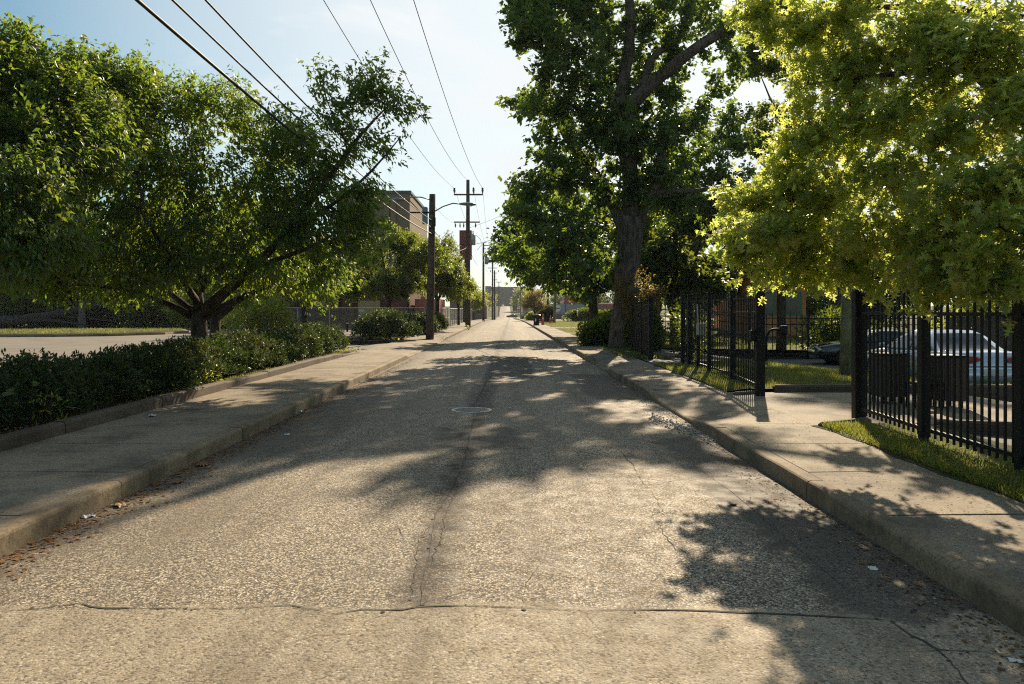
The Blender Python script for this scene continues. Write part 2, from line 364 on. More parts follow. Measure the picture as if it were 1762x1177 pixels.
struct(MB().prism(isl, -.05, .20).build('island_kerb', M_kerb)); struct(MB().prism(inset(isl, .3), .1, .23).build('island_lawn', M_lawn))
isl2 = [(-19, 50.5), (-12.2, 50.2), (-11.4, 51.5), (-12, 53.5), (-19, 54)]
struct(MB().prism(isl2, -.05, .19).build('tree_island_kerb', M_kerbd)); struct(MB().prism(inset(isl2, .25), .1, .21).build('tree_island_soil', M_lawn))
# right: verge, walk through the gate, lawns, driveway
def patch(name, poly_x, y0, y1, dz, mat, ny=24, nx=10):
    ys = lin(y0, y1, ny); V = []
    for y in ys:
        a, b = poly_x(y)
        for k in range(nx): xx = a + (b - a) * k / (nx - 1); V.append((xx, y, g(xx, y) + (dz(xx, y) if callable(dz) else dz)))
    i = np.arange(len(V)).reshape(ny, nx)
    return struct(mesh_np(name, V, [np.stack([i[:-1, :-1], i[:-1, 1:], i[1:, 1:], i[1:, :-1]], -1).reshape(-1, 4)], mat, smooth=True))
wob = lambda y: .07 * math.sin(y * 2.3) + .05 * math.sin(y * 5.9 + 1)
patch('near_verge', lambda y: (4.08 + wob(y) * .6, 5.6), -8, 10.15, lambda x, y: .155 + .03 * S((x - 4.1) / .3), M_lawn, 60)
patch('gate_walk', lambda y: (4.10, 8.6), 10.15, 14.35, lambda x, y: .148 - .0 * x, M_walk, 12)
patch('fence_verge', lambda y: (4.10 + wob(y) * .6 + cshift(y), 5.3), 14.4, 21.4, lambda x, y: .155 + .05 * S((x - 4.1) / .35), M_lawn, 40)
patch('gate_lawn', lambda y: (5.25, 13), 14.52, 22.2, lambda x, y: .17 + .05 * S((y - 14.5) / 1.2), M_lawn, 30, 24)
patch('driveway', lambda y: (4.2 if 21.4 < y < 24.6 else (5.3 if y > 13 else 5.6), 30), -8, 33.2, lambda x, y: .02 + .1 * (1 - S((x - 4.2) / 3)), M_drive, 80, 30)
patch('rear_lawn', lambda y: (5.2, 40), 33.3, 58, lambda x, y: .03, M_lawn, 30, 20)
patch('roadside_lawn', lambda y: (4.1 + cshift(y), 5.3 if y < 33 else 30), 24.6, 130, lambda x, y: .10, M_lawn, 80, 14)
patch('house_driveway', lambda y: (4.05 + cshift(y), 24), 66, 70, lambda x, y: .125, M_walk, 8, 14); patch('path', lambda y: (4.05 + cshift(y), 16), 51, 53.2, lambda x, y: .125, M_walk, 6, 14)
patch('store_car_park', lambda y: (4.1 + cshift(y), 60), 132, 300, lambda x, y: .06, M_lot, 30, 8)
mbk = MB()
for a, b in ((5.0, 8.0), (8.02, 11.0), (11.02, 14)): mbk.box(((a + b) / 2, 14.42, .1), (b - a, .17, .36), 0, .03)
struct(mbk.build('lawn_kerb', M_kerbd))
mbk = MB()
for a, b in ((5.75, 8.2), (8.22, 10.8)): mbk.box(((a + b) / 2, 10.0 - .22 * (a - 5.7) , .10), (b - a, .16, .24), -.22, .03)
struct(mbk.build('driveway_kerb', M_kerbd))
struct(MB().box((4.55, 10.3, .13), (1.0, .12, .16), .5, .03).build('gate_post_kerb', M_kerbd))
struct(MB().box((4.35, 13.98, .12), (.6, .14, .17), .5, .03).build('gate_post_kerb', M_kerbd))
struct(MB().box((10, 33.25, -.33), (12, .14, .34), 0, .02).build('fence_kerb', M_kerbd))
# cracks: dark open joints in the road
M_crack = plain('crack_tar', (.05, .04, .03), .95, var=.5, scale=20)
def crack(pts, w, seed=0, step=.05, jit=.02):
    r = np.random.default_rng(seed); P = []
    for (a, b), (c, d) in zip(pts[:-1], pts[1:]):
        n = max(2, int(math.hypot(c - a, d - b) / step))
        P += [(a + (c - a) * k / n, b + (d - b) * k / n) for k in range(n)]
    P = np.array(P + [pts[-1]]); n = len(P); lo = np.cumsum(r.normal(0, 1, (n, 2)), 0); lo = lo - np.linspace(0, 1, n)[:, None] * lo[-1]; lo *= jit * .9 / (np.abs(lo).max() + 1e-6)
    P = P + lo + r.normal(0, min(jit, .02) * .32, (n, 2)); V, Fq = [], []
    def strip(P, w, tap):
        T = np.gradient(P, axis=0); T /= np.linalg.norm(T, axis=1)[:, None] + 1e-9; N = np.stack([-T[:, 1], T[:, 0]], 1); n = len(P)
        sm = np.convolve(r.random(n + 8), np.ones(9) / 9, 'valid'); ww = w * .5 * np.clip((sm - .3) * 2.4, .25, 1.3) * (.4 + 1.1 * r.random(n)) * .6; e = np.arange(n)
        ww = (ww * np.clip(np.minimum(e / 6 + .2 if tap else 1, e[::-1] / 6 + .1), 0, 1))[:, None]; A, B = P + N * ww, P - N * ww; k = len(V)
        V.extend((x, y, roadz(x, y) + .0035) for x, y in np.concatenate([A, B])); Fq.extend((k + i, k + i + 1, k + n + i + 1, k + n + i) for i in range(n - 1)); return N
    N = strip(P, w, True)
    for i in range(n):                                              # crumbled edges
        if r.random() < .35:
            c = P[i] + N[i] * r.normal(0, w * .45) + r.normal(0, .006, 2); q = w * (.12 + .35 * r.random()); an = r.random() * 6.28; k = len(V)
            V.extend((c[0] + q * math.cos(an + t) * (.6 + .8 * r.random()), c[1] + q * math.sin(an + t) * (.6 + .8 * r.random()), roadz(*c) + .004) for t in (0, 1.6, 3.1, 4.7)); Fq.append((k, k + 1, k + 2, k + 3))
    if n > 24:
        for _ in range(max(1, n // 40)):                            # short side branches
            i = r.integers(4, n - 4); d = P[min(i + 3, n - 1)] - P[i]; an = math.atan2(d[1], d[0]) + r.choice([-1, 1]) * r.uniform(.5, 1.3); m = int(r.integers(3, 8)); st_ = np.cumsum(np.stack([np.cos(an + r.normal(0, .6, m)), np.sin(an + r.normal(0, .6, m))], 1) * step * .6, 0)
            strip(np.concatenate([P[i:i + 1], P[i] + st_]), w * .35, False)
    return struct(mesh_np('road_crack', V, [np.array(Fq)], M_crack))
def G(px, py, h=1.69): Y = F * h / (py - HY); return ((px - CX) / F * Y, Y)
for k, (pts, w, j) in enumerate((
    ([(0, 1049), (70, 1046), (140, 1038), (170, 1047), (290, 1050), (400, 1052), (500, 1047), (560, 1058), (590, 1062)], .026, .008),
    ([(490, 1048), (575, 1063), (625, 1055), (690, 1057), (722, 1051), (800, 1049), (900, 1052), (1000, 1056), (1180, 1054), (1330, 1057), (1480, 1062), (1535, 1064)], .042, .007),
    ([(60, 1046), (30, 1075), (0, 1085)], .01, .01), ([(430, 1052), (470, 1020), (480, 1000)], .008, .01), ([(1000, 1056), (1030, 1085), (1090, 1100)], .012, .01), ([(735, 960), (690, 930), (680, 900)], .01, .012), ([(1098, 822), (1150, 830), (1200, 820)], .014, .02), ([(1140, 910), (1100, 925), (1085, 950)], .01, .012), ([(900, 1052), (905, 1010), (940, 960), (945, 930)], .006, .012), ([(380, 1138), (440, 1128), (490, 1115), (545, 1100), (590, 1098), (670, 1102)], .010, .008), ([(590, 1080), (640, 1055)], .01, .006),
    ([(722, 1048), (728, 1000), (735, 960), (740, 925), (750, 890), (775, 850), (795, 812)], .042, .014), ([(700, 1050), (718, 985), (722, 940), (738, 905)], .02, .02), ([(735, 985), (752, 940), (768, 880), (790, 845)], .018, .02),
    ([(795, 812), (805, 760), (815, 725), (815, 700), (830, 670), (850, 640)], .05, .03),
    ([(1070, 778), (1090, 800), (1098, 822)], .05, .03), ([(1085, 790), (1060, 790), (1000, 778), (940, 777)], .03, .03), ([(1098, 822), (1125, 850), (1140, 880), (1120, 890), (1140, 910), (1170, 960)], .016, .02),
    ([(800, 828), (880, 835), (940, 845), (870, 870), (830, 885)], .014, .02), ([(880, 815), (1000, 820), (1110, 815)], .02, .02), ([(1140, 852), (1220, 853)], .01, .01),
    ([(640, 705), (780, 708)], .02, .02), ([(850, 708), (1000, 712)], .015, .02), ([(1000, 758), (1110, 756)], .02, .02),
    ([(1530, 1064), (1570, 1090), (1600, 1105), (1640, 1140), (1670, 1177), (1700, 1220)], .035, .012), ([(1540, 1118), (1600, 1115), (1680, 1115), (1740, 1122)], .03, .012),
    ([(1180, 790), (1260, 845), (1330, 905), (1400, 965), (1480, 1030)], .012, .006))):
    crack([G(a, b) for a, b in pts], w, k, .05 if w < .04 else .12, j)

# ------------------------------------------------------------------ buildings
M_brick = None
def brick(name, a, b, mortar, scale=1.0):
    m, t = newmat(name); x, y, z = t.xyz(); cb = t.n.new('ShaderNodeCombineXYZ'); t.L(t.m('ADD', x, y), cb.inputs[0]); t.L(z, cb.inputs[1])
    br = t.n.new('ShaderNodeTexBrick'); br.inputs['Scale'].default_value = 4.2 * scale; br.inputs['Mortar Size'].default_value = .018
    br.inputs['Color1'].default_value = (*a, 1); br.inputs['Color2'].default_value = (*b, 1); br.inputs['Mortar'].default_value = (*mortar, 1)
    t.L(cb.outputs[0], br.inputs['Vector']); c = t.mix(t.rng(t.noise(.5, 5), .4, .75, 0, .5), br.outputs['Color'], tuple(.5 * q for q in a))
    t.col(c); t.set(rough=.9, spec=.2); return m
M_brick = brick('dark_brick', (.11, .05, .035), (.14, .065, .045), (.12, .09, .07)); M_brick2 = brick('far_brick', (.20, .12, .09), (.24, .15, .11), (.2, .17, .14))
M_stucco = plain('tan_render', (.225, .17, .105), .9, var=.15, scale=.8, spec=.2); M_cap = plain('metal_coping', (.06, .09, .085), .5, var=.2); M_glass = plain('dark_glass', (.02, .025, .03), .12, var=.2, spec=.6)
M_ply = plain('plywood', (.42, .29, .13), .8, var=.18, scale=3); M_maroon = plain('maroon_panel', (.16, .03, .03), .55, var=.25, scale=2)
M_white = plain('white_paint', (.72, .72, .70), .6, var=.08); M_grey = plain('grey_wall', (.30, .31, .28), .85, var=.12, scale=1); M_orange = plain('orange_wall', (.50, .22, .07), .85, var=.12, scale=1)
M_greenp = plain('green_paint', (.02, .16, .11), .5); M_black = plain('black_paint', (.007, .007, .007), .55, var=.4, scale=12, spec=.25); M_steel = plain('galvanised_steel', (.33, .34, .34), .45, .6, var=.15)
M_dark = plain('dark_gap', (.012, .011, .010), .9); M_redp = plain('red_roof', (.34, .035, .05), .6, var=.15); M_blue = plain('slate_blue_roof', (.10, .13, .17), .6)

b = thing('brick_building', 'dark brick building with a tall tan upper block behind the chain-link fence', 'building', (-13, 72, 0))
MB().box((-16.7, 81, 2.7), (14.0, 18, 5.6)).build('lower_wall', M_brick, b, world=True)
MB().box((-13.6, 82, 9.35), (7.2, 15.4, 7.7)).build('upper_block', M_stucco, b, world=True)
mb = MB(); mb.box((-13.6, 82, 13.33), (7.5, 15.7, .26)); mb.build('coping', M_cap, b, world=True)
MB().box((-13.6, 82, 12.75), (7.3, 15.5, .5)).build('cornice', M_stucco, b, world=True)
for x in (-11.6, -12.25, -14.2): MB().box((x, 74.2, 9.0), (.5, .3, 6.9)).build('pilaster', M_stucco, b, world=True)
for x in (-10.2, -11.9, -15.2, -16.6, -19.6, -23.2): MB().box((x, 71.88, 2.7), (.5, .25, 5.4)).build('brick_pier', M_brick, b, world=True)
MB().box((-16.7, 81, 5.6), (14.3, 18.3, .22)).build('parapet_cap', M_cap, b, world=True)
for x, z, w_, h_ in ((-13.55, 1.75, 2.1, 1.75), (-18.0, 2.35, 1.2, .9)):
    f = MB().box((x, 71.95, z), (w_, .08, h_)).build('plywood_board', M_ply, b, world=True)
    MB().box((x - .33 * w_, 71.9, z - .1), (.5, .03, .28)).build('notice', M_white, f, world=False).location = (13, -72, 0)
MB().box((-11.0, 71.94, 1.3), (1.1, .1, 2.4)).build('door', M_maroon, b, world=True)
MB().path([(-9.75, 71.9, .2), (-9.75, 71.9, 5.4)], .06, 6).build('drainpipe', M_black, b, world=True)
MB().box((-8.2, 76.5, 1.3), (2.4, 6, 3.0)).build('pink_annex', plain('pink_render', (.42, .17, .12), .9), b, world=True)

s = thing('pylon_sign', 'tall maroon pylon sign panel behind the utility pole with transformer', 'sign', (-5.75, 95, 0))
MB().box((0, 0, 9.9), (1.55, .5, 3.7), 0, .03).build('sign_panel', M_maroon, s); MB().path([(0, 0, -.3), (0, 0, 8.1)], .16, 8).build('post', M_black, s)
MB().box((0, -.27, 9.9), (1.63, .06, .12)).build('sign_frame', M_black, s)

def windows(parent, x0, x1, y, z0, rows, cols, w, h, dz, mat=M_glass):
    for r in range(rows):
        for c in range(cols):
            x = x0 + (x1 - x0) * (c + .5) / cols; fr = MB()
            fr.box((x, y, z0 + r * dz), (w, .12, h)); fo = fr.build('window', mat, parent)
            MB().box((x, y - .05, z0 + r * dz - h / 2 - .1), (w + .3, .25, .18)).build('sill', M_grey, fo)
b = thing('brick_building', 'long brick block closing the view at the far end of the street', 'building', (-4, 660, zr(660)))
MB().box((2, 0, 8), (32, 20, 17)).build('wall', M_brick2, b); MB().box((2, 0, 16.6), (32.6, 20.6, .7)).build('parapet', M_blue, b)
MB().box((-16, -.5, 8.6), (5, 21.2, 18)).build('corner_bay', M_brick2, b); MB().box((20.3, -.5, 8), (4.6, 21.4, 19)).build('stair_tower', plain('far_tan', (.3, .22, .16), .9), b)
windows(b, -13, 17, -10.04, 3, 3, 7, 2.4, 3.1, 5)
b = thing('gabled_building', 'low building with slate blue gabled roof left of the distant poles', 'building', (-10.5, 190, zr(190)))
MB().box((0, 0, 2.3), (9, 12, 5)).build('wall', M_brick2, b); MB().loft([[(-5, y, 4.6), (0, y, 7.4), (5, y, 4.6)] for y in (-6.4, 6.4)]).build('roof', M_blue, b)
windows(b, -4, 4, -6.04, 2.3, 1, 3, 1.2, 1.5, 3)
b = thing('store_building', 'low grey-green store with maroon mansard roof and round white sign', 'building', (14.5, 205, zr(205)))
MB().box((4, 0, 2.0), (16, 12, 4.4)).build('wall', M_grey, b)
MB().loft([[(-.8 + a, -6.2 + a, z), (9.3 - a, -6.2 + a, z), (9.3 - a, 6.2 - a, z), (-.8 + a, 6.2 - a, z)] for z, a in ((4.22, 0), (6.3, .7))]).build('mansard_roof', M_redp, b)
sg = MB().lathe([(.9, 0), (.95, .06), (.9, .14)], 24, RotM('X', math.pi / 2, (-2.4, -6.0, 3.0))).build('round_sign', M_white, b)
MB().box((-2.4, -6.17, 3.02), (1.15, .05, .34), 0, .02).build('red_band', M_redp, sg); MB().lathe([(.98, 0), (.98, .05)], 24, RotM('X', math.pi / 2, (-2.4, -5.99, 3.0))).build('rim', M_blue, sg)
windows(b, -3, 3, -6.03, .9, 1, 3, 1.4, 1.3, 2)
MB().box((-.2, -6.06, 2.0), (.12, .1, 4.3)).build('downpipe', M_dark, b)
b = thing('brick_building', 'small red brick building beyond the right-hand hedges', 'building', (26, 190, zr(190)))
MB().box((0, 0, 1.8), (7, 8, 4.4)).build('wall', brick('red_brick', (.28, .07, .05), (.32, .09, .07), (.3, .2, .16)), b); MB().box((0, 0, 4.05), (7.4, 8.4, .3)).build('roof', M_white, b); windows(b, -3, 3, -4.04, 1.8, 1, 2, 1.2, 1.2, 2)
b = thing('orange_building', 'orange-walled building with green framed windows behind the fence', 'building', (19.7, 60, 0))
MB().box((0, 0, 1.8), (3.9, 9, 4.6)).build('wall', M_orange, b); MB().box((0, 0, 4.2), (4.3, 9.4, .24)).build('roof', M_redp, b)
for x in (-.95, .95):
    f = MB().box((x, -4.52, 2.2), (1.3, .1, 1.7)).build('window_frame', M_greenp, b); MB().box((x, -4.575, 2.2), (1.0, .06, 1.4)).build('window_pane', M_glass, f)
b = thing('white_building', 'white building with red roof edge glimpsed beyond the black fence', 'building', (18.2, 72, 0))
MB().box((0, 0, 1.9), (4.4, 6, 4.4)).build('wall', M_white, b); MB().box((0, 0, 4.15), (4.8, 6.4, .22)).build('roof', M_redp, b); windows(b, -2, 2, -3.03, 2, 1, 2, .9, 1.2, 2)
b = thing('store_building', 'pale blue-roofed shop behind the autumn-coloured tree', 'building', (8.2, 250, zr(250)))
MB().box((0, 0, 1.9), (9, 9, 4.2)).build('wall', M_grey, b); MB().box((0, 0, 4.2), (9.6, 9.6, .5)).build('roof', plain('blue_roof', (.04, .09, .22), .5), b); windows(b, -4, 4, -4.53, 1.5, 1, 3, 1.6, 1.6, 2)

# ------------------------------------------------------------------ poles, lamps, wires
M_pole = bark('weathered_pole', (.055, .04, .03), (.11, .085, .065), 1.5); M_poleg = bark('greenish_pole', (.14, .125, .06), (.24, .21, .11), 1.5); M_wire = plain('wire_black', (.02, .02, .02), .6); M_wireg = plain('wire_grey', (.28, .26, .22), .5)
M_lampg = plain('lamp_grey', (.15, .20, .22), .45, .3); M_ins = plain('insulator', (.05, .035, .03), .3); M_lens = plain('lamp_lens', (.6, .6, .55), .2)
def pole_shaft(root, h, r0, r1, lean=0.0, mat=None): return MB().path([(lean * t, 0, -.4 + (h + .4) * t) for t in (0, .15, .3, .5, .7, .85, 1)], [r0 + (r1 - r0) * t for t in (0, .15, .3, .5, .7, .85, 1)], 12).build('pole', mat or M_pole, root, smooth=True)
def lampset(root, p, q, droop):
    p, q = Vector(p), Vector(q); d = (q - p); u = Vector((d.x, d.y, 0)).normalized()
    pts = [p, p + d * .35 + Vector((0, 0, .14 + droop)), p + d * .7 + Vector((0, 0, .16 + droop)), q]
    arm = MB().path(pts, .035, 8).build('lamp_arm', M_lampg, root, smooth=True)
    hd = MB(); M = Matrix.Translation(q) @ Vector((1, 0, 0)).rotation_difference(u).to_matrix().to_4x4(); rings = []
    for x, w_, zt, zb in ((-.1, .05, .05, -.04), (.08, .10, .09, -.07), (.35, .17, .11, -.10), (.62, .16, .08, -.10), (.82, .07, .02, -.06)):
        rings.append([M @ Vector((x, w_ * math.cos(a), (zt if math.sin(a) > 0 else -zb) * math.sin(a))) for a in [2 * math.pi * k / 12 for k in range(12)]])
    ho = hd.loft(rings).build('lamp_head', M_lampg, root, smooth=True)
    MB().lathe([(.02, -.13), (.10, -.12), (.13, -.06)], 12, M @ Matrix.Translation((.5, 0, 0))).build('lens', M_lens, ho, smooth=True)
def insulator(root, p, s=1.0):
    MB().lathe([(.03 * s, 0), (.035 * s, .1 * s), (.09 * s, .14 * s), (.05 * s, .2 * s), (.1 * s, .26 * s), (.06 * s, .34 * s), (.085 * s, .42 * s), (.03 * s, .5 * s)], 10, Matrix.Translation(p)).build('insulator', M_ins, root, smooth=True)
def transformer(root, p, r=.26, h=.85):
    t_ = MB().lathe([(r * .8, 0), (r, .04), (r, h), (r * .9, h + .06), (r * .3, h + .1)], 16, Matrix.Translation(p)).build('transformer', M_steel, root, smooth=True)
    MB().lathe([(.035, 0), (.06, .1), (.04, .2), (.06, .28), (.02, .34)], 8, Matrix.Translation((p[0], p[1], p[2] + h + .08))).build('bushing', M_ins, t_)
# pole nearest on the left pavement, two lamps
PA = (-4.55, 42, .1)
p = thing('utility_pole', 'dark wooden pole with two street lamps rising beside the clipped shrubs', 'utility pole', PA)
pole_shaft(p, 8.05, .23, .17, .16)
lampset(p, (.05, 0, 7.75), (-1.42, -.15, 7.72), .0); lampset(p, (.2, 0, 7.05), (1.75, .1, 7.52), .02)
MB().box((-.55, .1, 7.05), (1.1, .06, .08)).build('bracket', M_dark, p); MB().box((.28, -.2, 6.5), (.16, .16, .5), 0, .02).build('junction_box', M_dark, p)
MB().box((-.28, .3, 6.9), (.3, .3, .95), 0, .03).build('ballast_box', M_lampg, p)
for z in (5.8, 6.15, 6.55, 7.0): MB().box((.14, -.16, z), (.34, .12, .06)).build('wire_bracket', M_dark, p)
PB = (-4.2, 73, .1)
p = thing('utility_pole', 'tall wooden pole with transformer and a three-insulator crossarm', 'utility pole', PB)
pole_shaft(p, 14.2, .27, .16); MB().box((.05, -.2, 12.75), (2.8, .12, .14)).build('crossarm', M_pole, p)
for x in (-1.3, .55, 1.42): insulator(p, (x, -.2, 12.82), 1.3)
MB().box((-.1, -.2, 10.1), (2.5, .12, .12)).build('lower_crossarm', M_pole, p)
for x in (-1.2, -.75, -.4, .75): insulator(p, (x, -.2, 9.55), .9)
transformer(p, (.5, -.1, 7.9), .24, .95); MB().path([(.75, -.1, 8.9), (1.25, -.1, 8.4), (1.3, -.1, 7.9), (.9, -.1, 7.4)], .02, 6).build('jumper_wire', M_wire, p)
p = thing('utility_pole', 'slim wooden pole with a cutout transformer beyond the chain-link fence', 'utility pole', (-4.45, 120, .0))
pole_shaft(p, 12.4, .2, .14); MB().box((.5, -.1, 12.0), (1.1, .1, .12)).build('crossarm', M_pole, p); transformer(p, (.5, -.1, 9.0), .28, 1.2)
p = thing('utility_pole', 'short dark pole standing inside the chain-link fence', 'utility pole', (-6.3, 101, .0)); pole_shaft(p, 8.2, .18, .13)
MB().box((0, -.14, 7.6), (.9, .1, .1)).build('crossarm', M_pole, p)
fp = None
for k, (px, Y, h_, lab) in enumerate(((847.5, 172, 14, 'brown pole standing first in the cluster of distant poles'), (851, 176, 11.5, 'shorter grey pole just right of the brown distant pole'), (858.5, 330, 15.5, 'most distant wide-armed pole near the hilltop'))):
    loc = ((px - CX) / F * Y, Y, zr(Y)); p = thing('utility_pole', lab, 'utility pole', loc, 0, 'distant poles along the left kerb')
    pole_shaft(p, h_, .22, .15)
    for z in (h_ - .6, h_ - 2.2): MB().box((0, -.16, z), (2.2 if k != 1 else 1.3, .12, .14)).build('crossarm', M_pole, p)
    for x in (-.9, .9): insulator(p, (x, -.16, h_ - .5), 1.2)
for px, Y, h_, lab, mt in ((942.5, 118, 7.2, 'dark thin pole rising through the autumn-coloured tree', M_pole), (953, 95, 6.4, 'brown leaning pole on the grass beside the orange marker', M_poleg), (896, 217, 9.9, 'bare pole at the corner with the stop sign', M_poleg)):
    p = thing('utility_pole', lab, 'utility pole', ((px - CX) / F * Y, Y, zr(Y))); pole_shaft(p, h_, .2, .14, .35 if Y == 95 else 0, mt)
    MB().box((.1, -.13, h_ - .5), (.7, .08, .08)).build('crossarm', M_pole, p)
p = thing('utility_pole', 'thick greenish wooden pole on the lawn behind the tall fence', 'utility pole', (8.30, 18.7, .0))
pole_shaft(p, 9.0, .185, .15, .22, M_poleg); lampset(p, (-.1, -.2, 2.55), (-.42, -.32, 2.5), 0)
def wire(label, a, b_, sag, r=.012, mat=None, n=40):
    a, b_ = np.array(a, float), np.array(b_, float); pts = []
    for k in range(n + 1):
        t = (k / n); q = a + (b_ - a) * t; q[2] -= 4 * sag * t * (1 - t); pts.append(q)
    return tag(MB().path(pts, r, 5).build('overhead_wire', mat or M_wire, smooth=True), label, 'overhead wire', 'overhead wires along the street')
for x0, x1, lab in ((-1.3, -5.55, 'thin high wire ending at the left insulator of the tall crossarm'), (.0, -4.25, 'thin high wire ending at the top of the tall pole'), (1.42, -2.95, 'thin high wire ending at the right insulator of the tall crossarm')):
    top = 14.25 if x0 == 0 else 13.5
    wire(lab, (PB[0] + x0, PB[1] - .2, top), (x1, -14, 12.6), 2.35 if x0 == 0 else 2.2, .014, n=60)
for x, z0, z1, r, lab, mt in ((-4.5, 5.85, 6.75, .026, 'thick twisted cable, lowest of those on the lamp pole', M_wire), (-4.4, 6.2, 7.1, .017, 'cable above the thick twisted one on the lamp pole', M_wire), (-4.3, 6.6, 7.5, .017, 'uppermost of the cables tied to the lamp pole', M_wire)):
    wire(lab, (PA[0] + .14, PA[1], z0 + .1), (x, -18, z1), 1.0, r, mt, 60)
for x, z, lab in ((-1.3, 13.5, 'high wire running away from the left insulator'), (.55, 13.5, 'high wire running away from the middle insulator'), (1.42, 13.5, 'high wire running away from the right insulator')):
    wire(lab, (PB[0] + x, PB[1], z), (-4.45 + x * .6, 120, 12.3), .8, .012)
wire('slack cable crossing from lamp pole to transformer pole', (PA[0] + .1, 42.1, 6.35), (PB[0], 73, 7.9), .8, .016)
wire('cable from the transformer pole into the big tree', (PB[0], 72.8, 8.0), (5.2, 33, 9.0), 1.0, .018)
wire('second thin cable from transformer pole into the big tree', (PB[0], 72.8, 9.6), (8.5, 38, 12.0), .7, .012)
wire('thin cable linking the lamp pole and the tall crossarm', (PA[0], 42.1, 7.8), (PB[0] - .2, 73, 10.0), .5, .010)
wire('cable from transformer pole to the slim pole beyond', (PB[0] + .2, 73.2, 7.5), (-4.45, 120, 9.8), 1.2, .014)
wire('long wire from the slim pole toward the distant poles', (-4.4, 120, 11.9), (-4.2, 172, zr(172) + 13.3), .7, .014)
wire('lower wire from the slim pole toward the distant poles', (-4.4, 120, 9.2), (-4.2, 172, zr(172) + 10.5), .9, .014)
wire('wire over the far street from distant pole to hilltop pole', (-4.2, 172, zr(172) + 13.3), (-5.4, 330, zr(330) + 14.8), 1.6, .016)
wire('wire crossing the far street to the bare corner pole', (-4.3, 174, zr(174) + 10.2), (2.6, 217, zr(217) + 9.3), .6, .014)

# ------------------------------------------------------------------ metal picket fences
def picket_mesh(h, r): return MB().box((0, 0, h / 2 - .02), (r, r, h)).add([(-r / 2, -r / 2, h - .02), (r / 2, -r / 2, h - .02), (r / 2, r / 2, h - .02), (-r / 2, r / 2, h - .02), (0, 0, h + .05)], [(0, 1, 4), (1, 2, 4), (2, 3, 4), (3, 0, 4)])
def picket_fence(label, pts, posts, rails, sp, ph, base, pw=.022, mat=M_black, gapz=.1):
    """pts: polyline in plan; posts: list of (distance, width, height)"""
    P = [np.array(p, float) for p in pts]; L = [0.0]
    for a, b_ in zip(P[:-1], P[1:]): L.append(L[-1] + np.linalg.norm(b_ - a))
    def at(d):
        for k in range(len(P) - 1):
            if d <= L[k + 1] + 1e-6: t = (d - L[k]) / (L[k + 1] - L[k]); return P[k] + (P[k + 1] - P[k]) * t, math.atan2(*(P[k + 1] - P[k])[::-1])
        return P[-1], 0
    o = thing('metal_fence', label, 'fence', (*P[0], base(*P[0])))
    Lc = o.location
    for d, w_, h_ in posts:
        (x, y), a = at(d); mb = MB(); z = base(x, y); mb.box((x, y, z + h_ / 2 - .1), (w_, w_, h_ + .2), a, .008); mb.box((x, y, z + h_ + .012), (w_ + .02, w_ + .02, .024), a, .006); mb.build('post', mat, o, world=True)
    for za, th in rails:
        mb = MB()
        for (d0, w0, _), (d1, w1, _) in zip(posts[:-1], posts[1:]):
            (x0, y0), a = at(d0 + w0 / 2 + .004); (x1, y1), _ = at(d1 - w1 / 2 - .004)
            n = np.array([-(y1 - y0), x1 - x0]); n = n / np.linalg.norm(n) * th / 2
            mb.loft([[(x + n[0], y + n[1], base(x, y) + za - th / 2), (x - n[0], y - n[1], base(x, y) + za - th / 2), (x - n[0], y - n[1], base(x, y) + za + th / 2), (x + n[0], y + n[1], base(x, y) + za + th / 2)] for x, y in ((x0, y0), (x1, y1))])
        mb.build('rail', mat, o, world=True)
    proto = None
    for (d0, w0, _), (d1, w1, _) in zip(posts[:-1], posts[1:]):
        n = max(1, round((d1 - d0) / sp))
        for k in range(1, n):
            (x, y), a = at(d0 + (d1 - d0) * k / n)
            if proto is None: q = proto = picket_mesh(ph, pw).build('picket', mat, o)
            else: q = proto.copy(); COL.objects.link(q); q.parent = o
            q.location = (x - Lc[0], y - Lc[1], base(x, y) + gapz - Lc[2]); q.rotation_euler = (0, 0, a + random.uniform(-.02, .02))
    return o
RL = ((.16, .042), (1.5, .042), (1.78, .042))
picket_fence('black metal picket fence nearest the viewer, under the bright oak', [(4.80, 3.4), (4.80, 8.8), (4.92, 10.7)], [(.0, .08, 1.95), (1.85, .08, 1.95), (3.7, .1, 1.95), (5.4, .09, 1.95), (7.3, .155, 1.93)], RL, .125, 1.78, lambda x, y: .16)
f2 = picket_fence('black metal picket fence casting striped shadows on the pavement', [(4.52, 13.74), (4.80, 16.4), (4.90, 21.6)], [(0, .155, 1.93), (2.68, .11, 1.95), (4.75, .1, 1.95), (5.95, .09, 1.95), (6.95, .12, 1.95), (7.9, .1, 1.95)], RL, .165, 1.78, lambda x, y: .16, .018)
cb = MB().box((4.92 - 4.52, 19.62 - 13.74, 1.05), (.22, .12, .32), 0, .02).build('control_box', plain('beige_plastic', (.45, .40, .30), .6), f2); MB().path([(4.84 - 4.52, 19.6 - 13.74, 1.2), (4.82 - 4.52, 19.6 - 13.74, 1.7)], .018, 6).build('conduit', M_steel, cb)
lt = MB().box((-.12, .05, 1.08), (.1, .16, .2), 0, .015).build('latch', M_black, f2)
for z in (.5, 1.75): MB().path([(.0, .1, z), (.0, .1, z + .16)], .028, 8).build('hinge', M_black, f2)
picket_fence('black metal fence leaf in shadow beside the big tree trunk', [(4.50, 24.4), (4.62, 28.8)], [(0, .15, 1.93), (2.0, .1, 1.85), (4.3, .1, 1.85)], RL, .075, 1.72, lambda x, y: .12, .045)
picket_fence('long black fence with green lawn behind, at the back of the driveway', [(5.2, 33.1), (26, 33.1)], [(k * 2.6, .08, 2.0) for k in range(9)], RL, .26, 1.85, lambda x, y: g(x, y) + .02, .026)

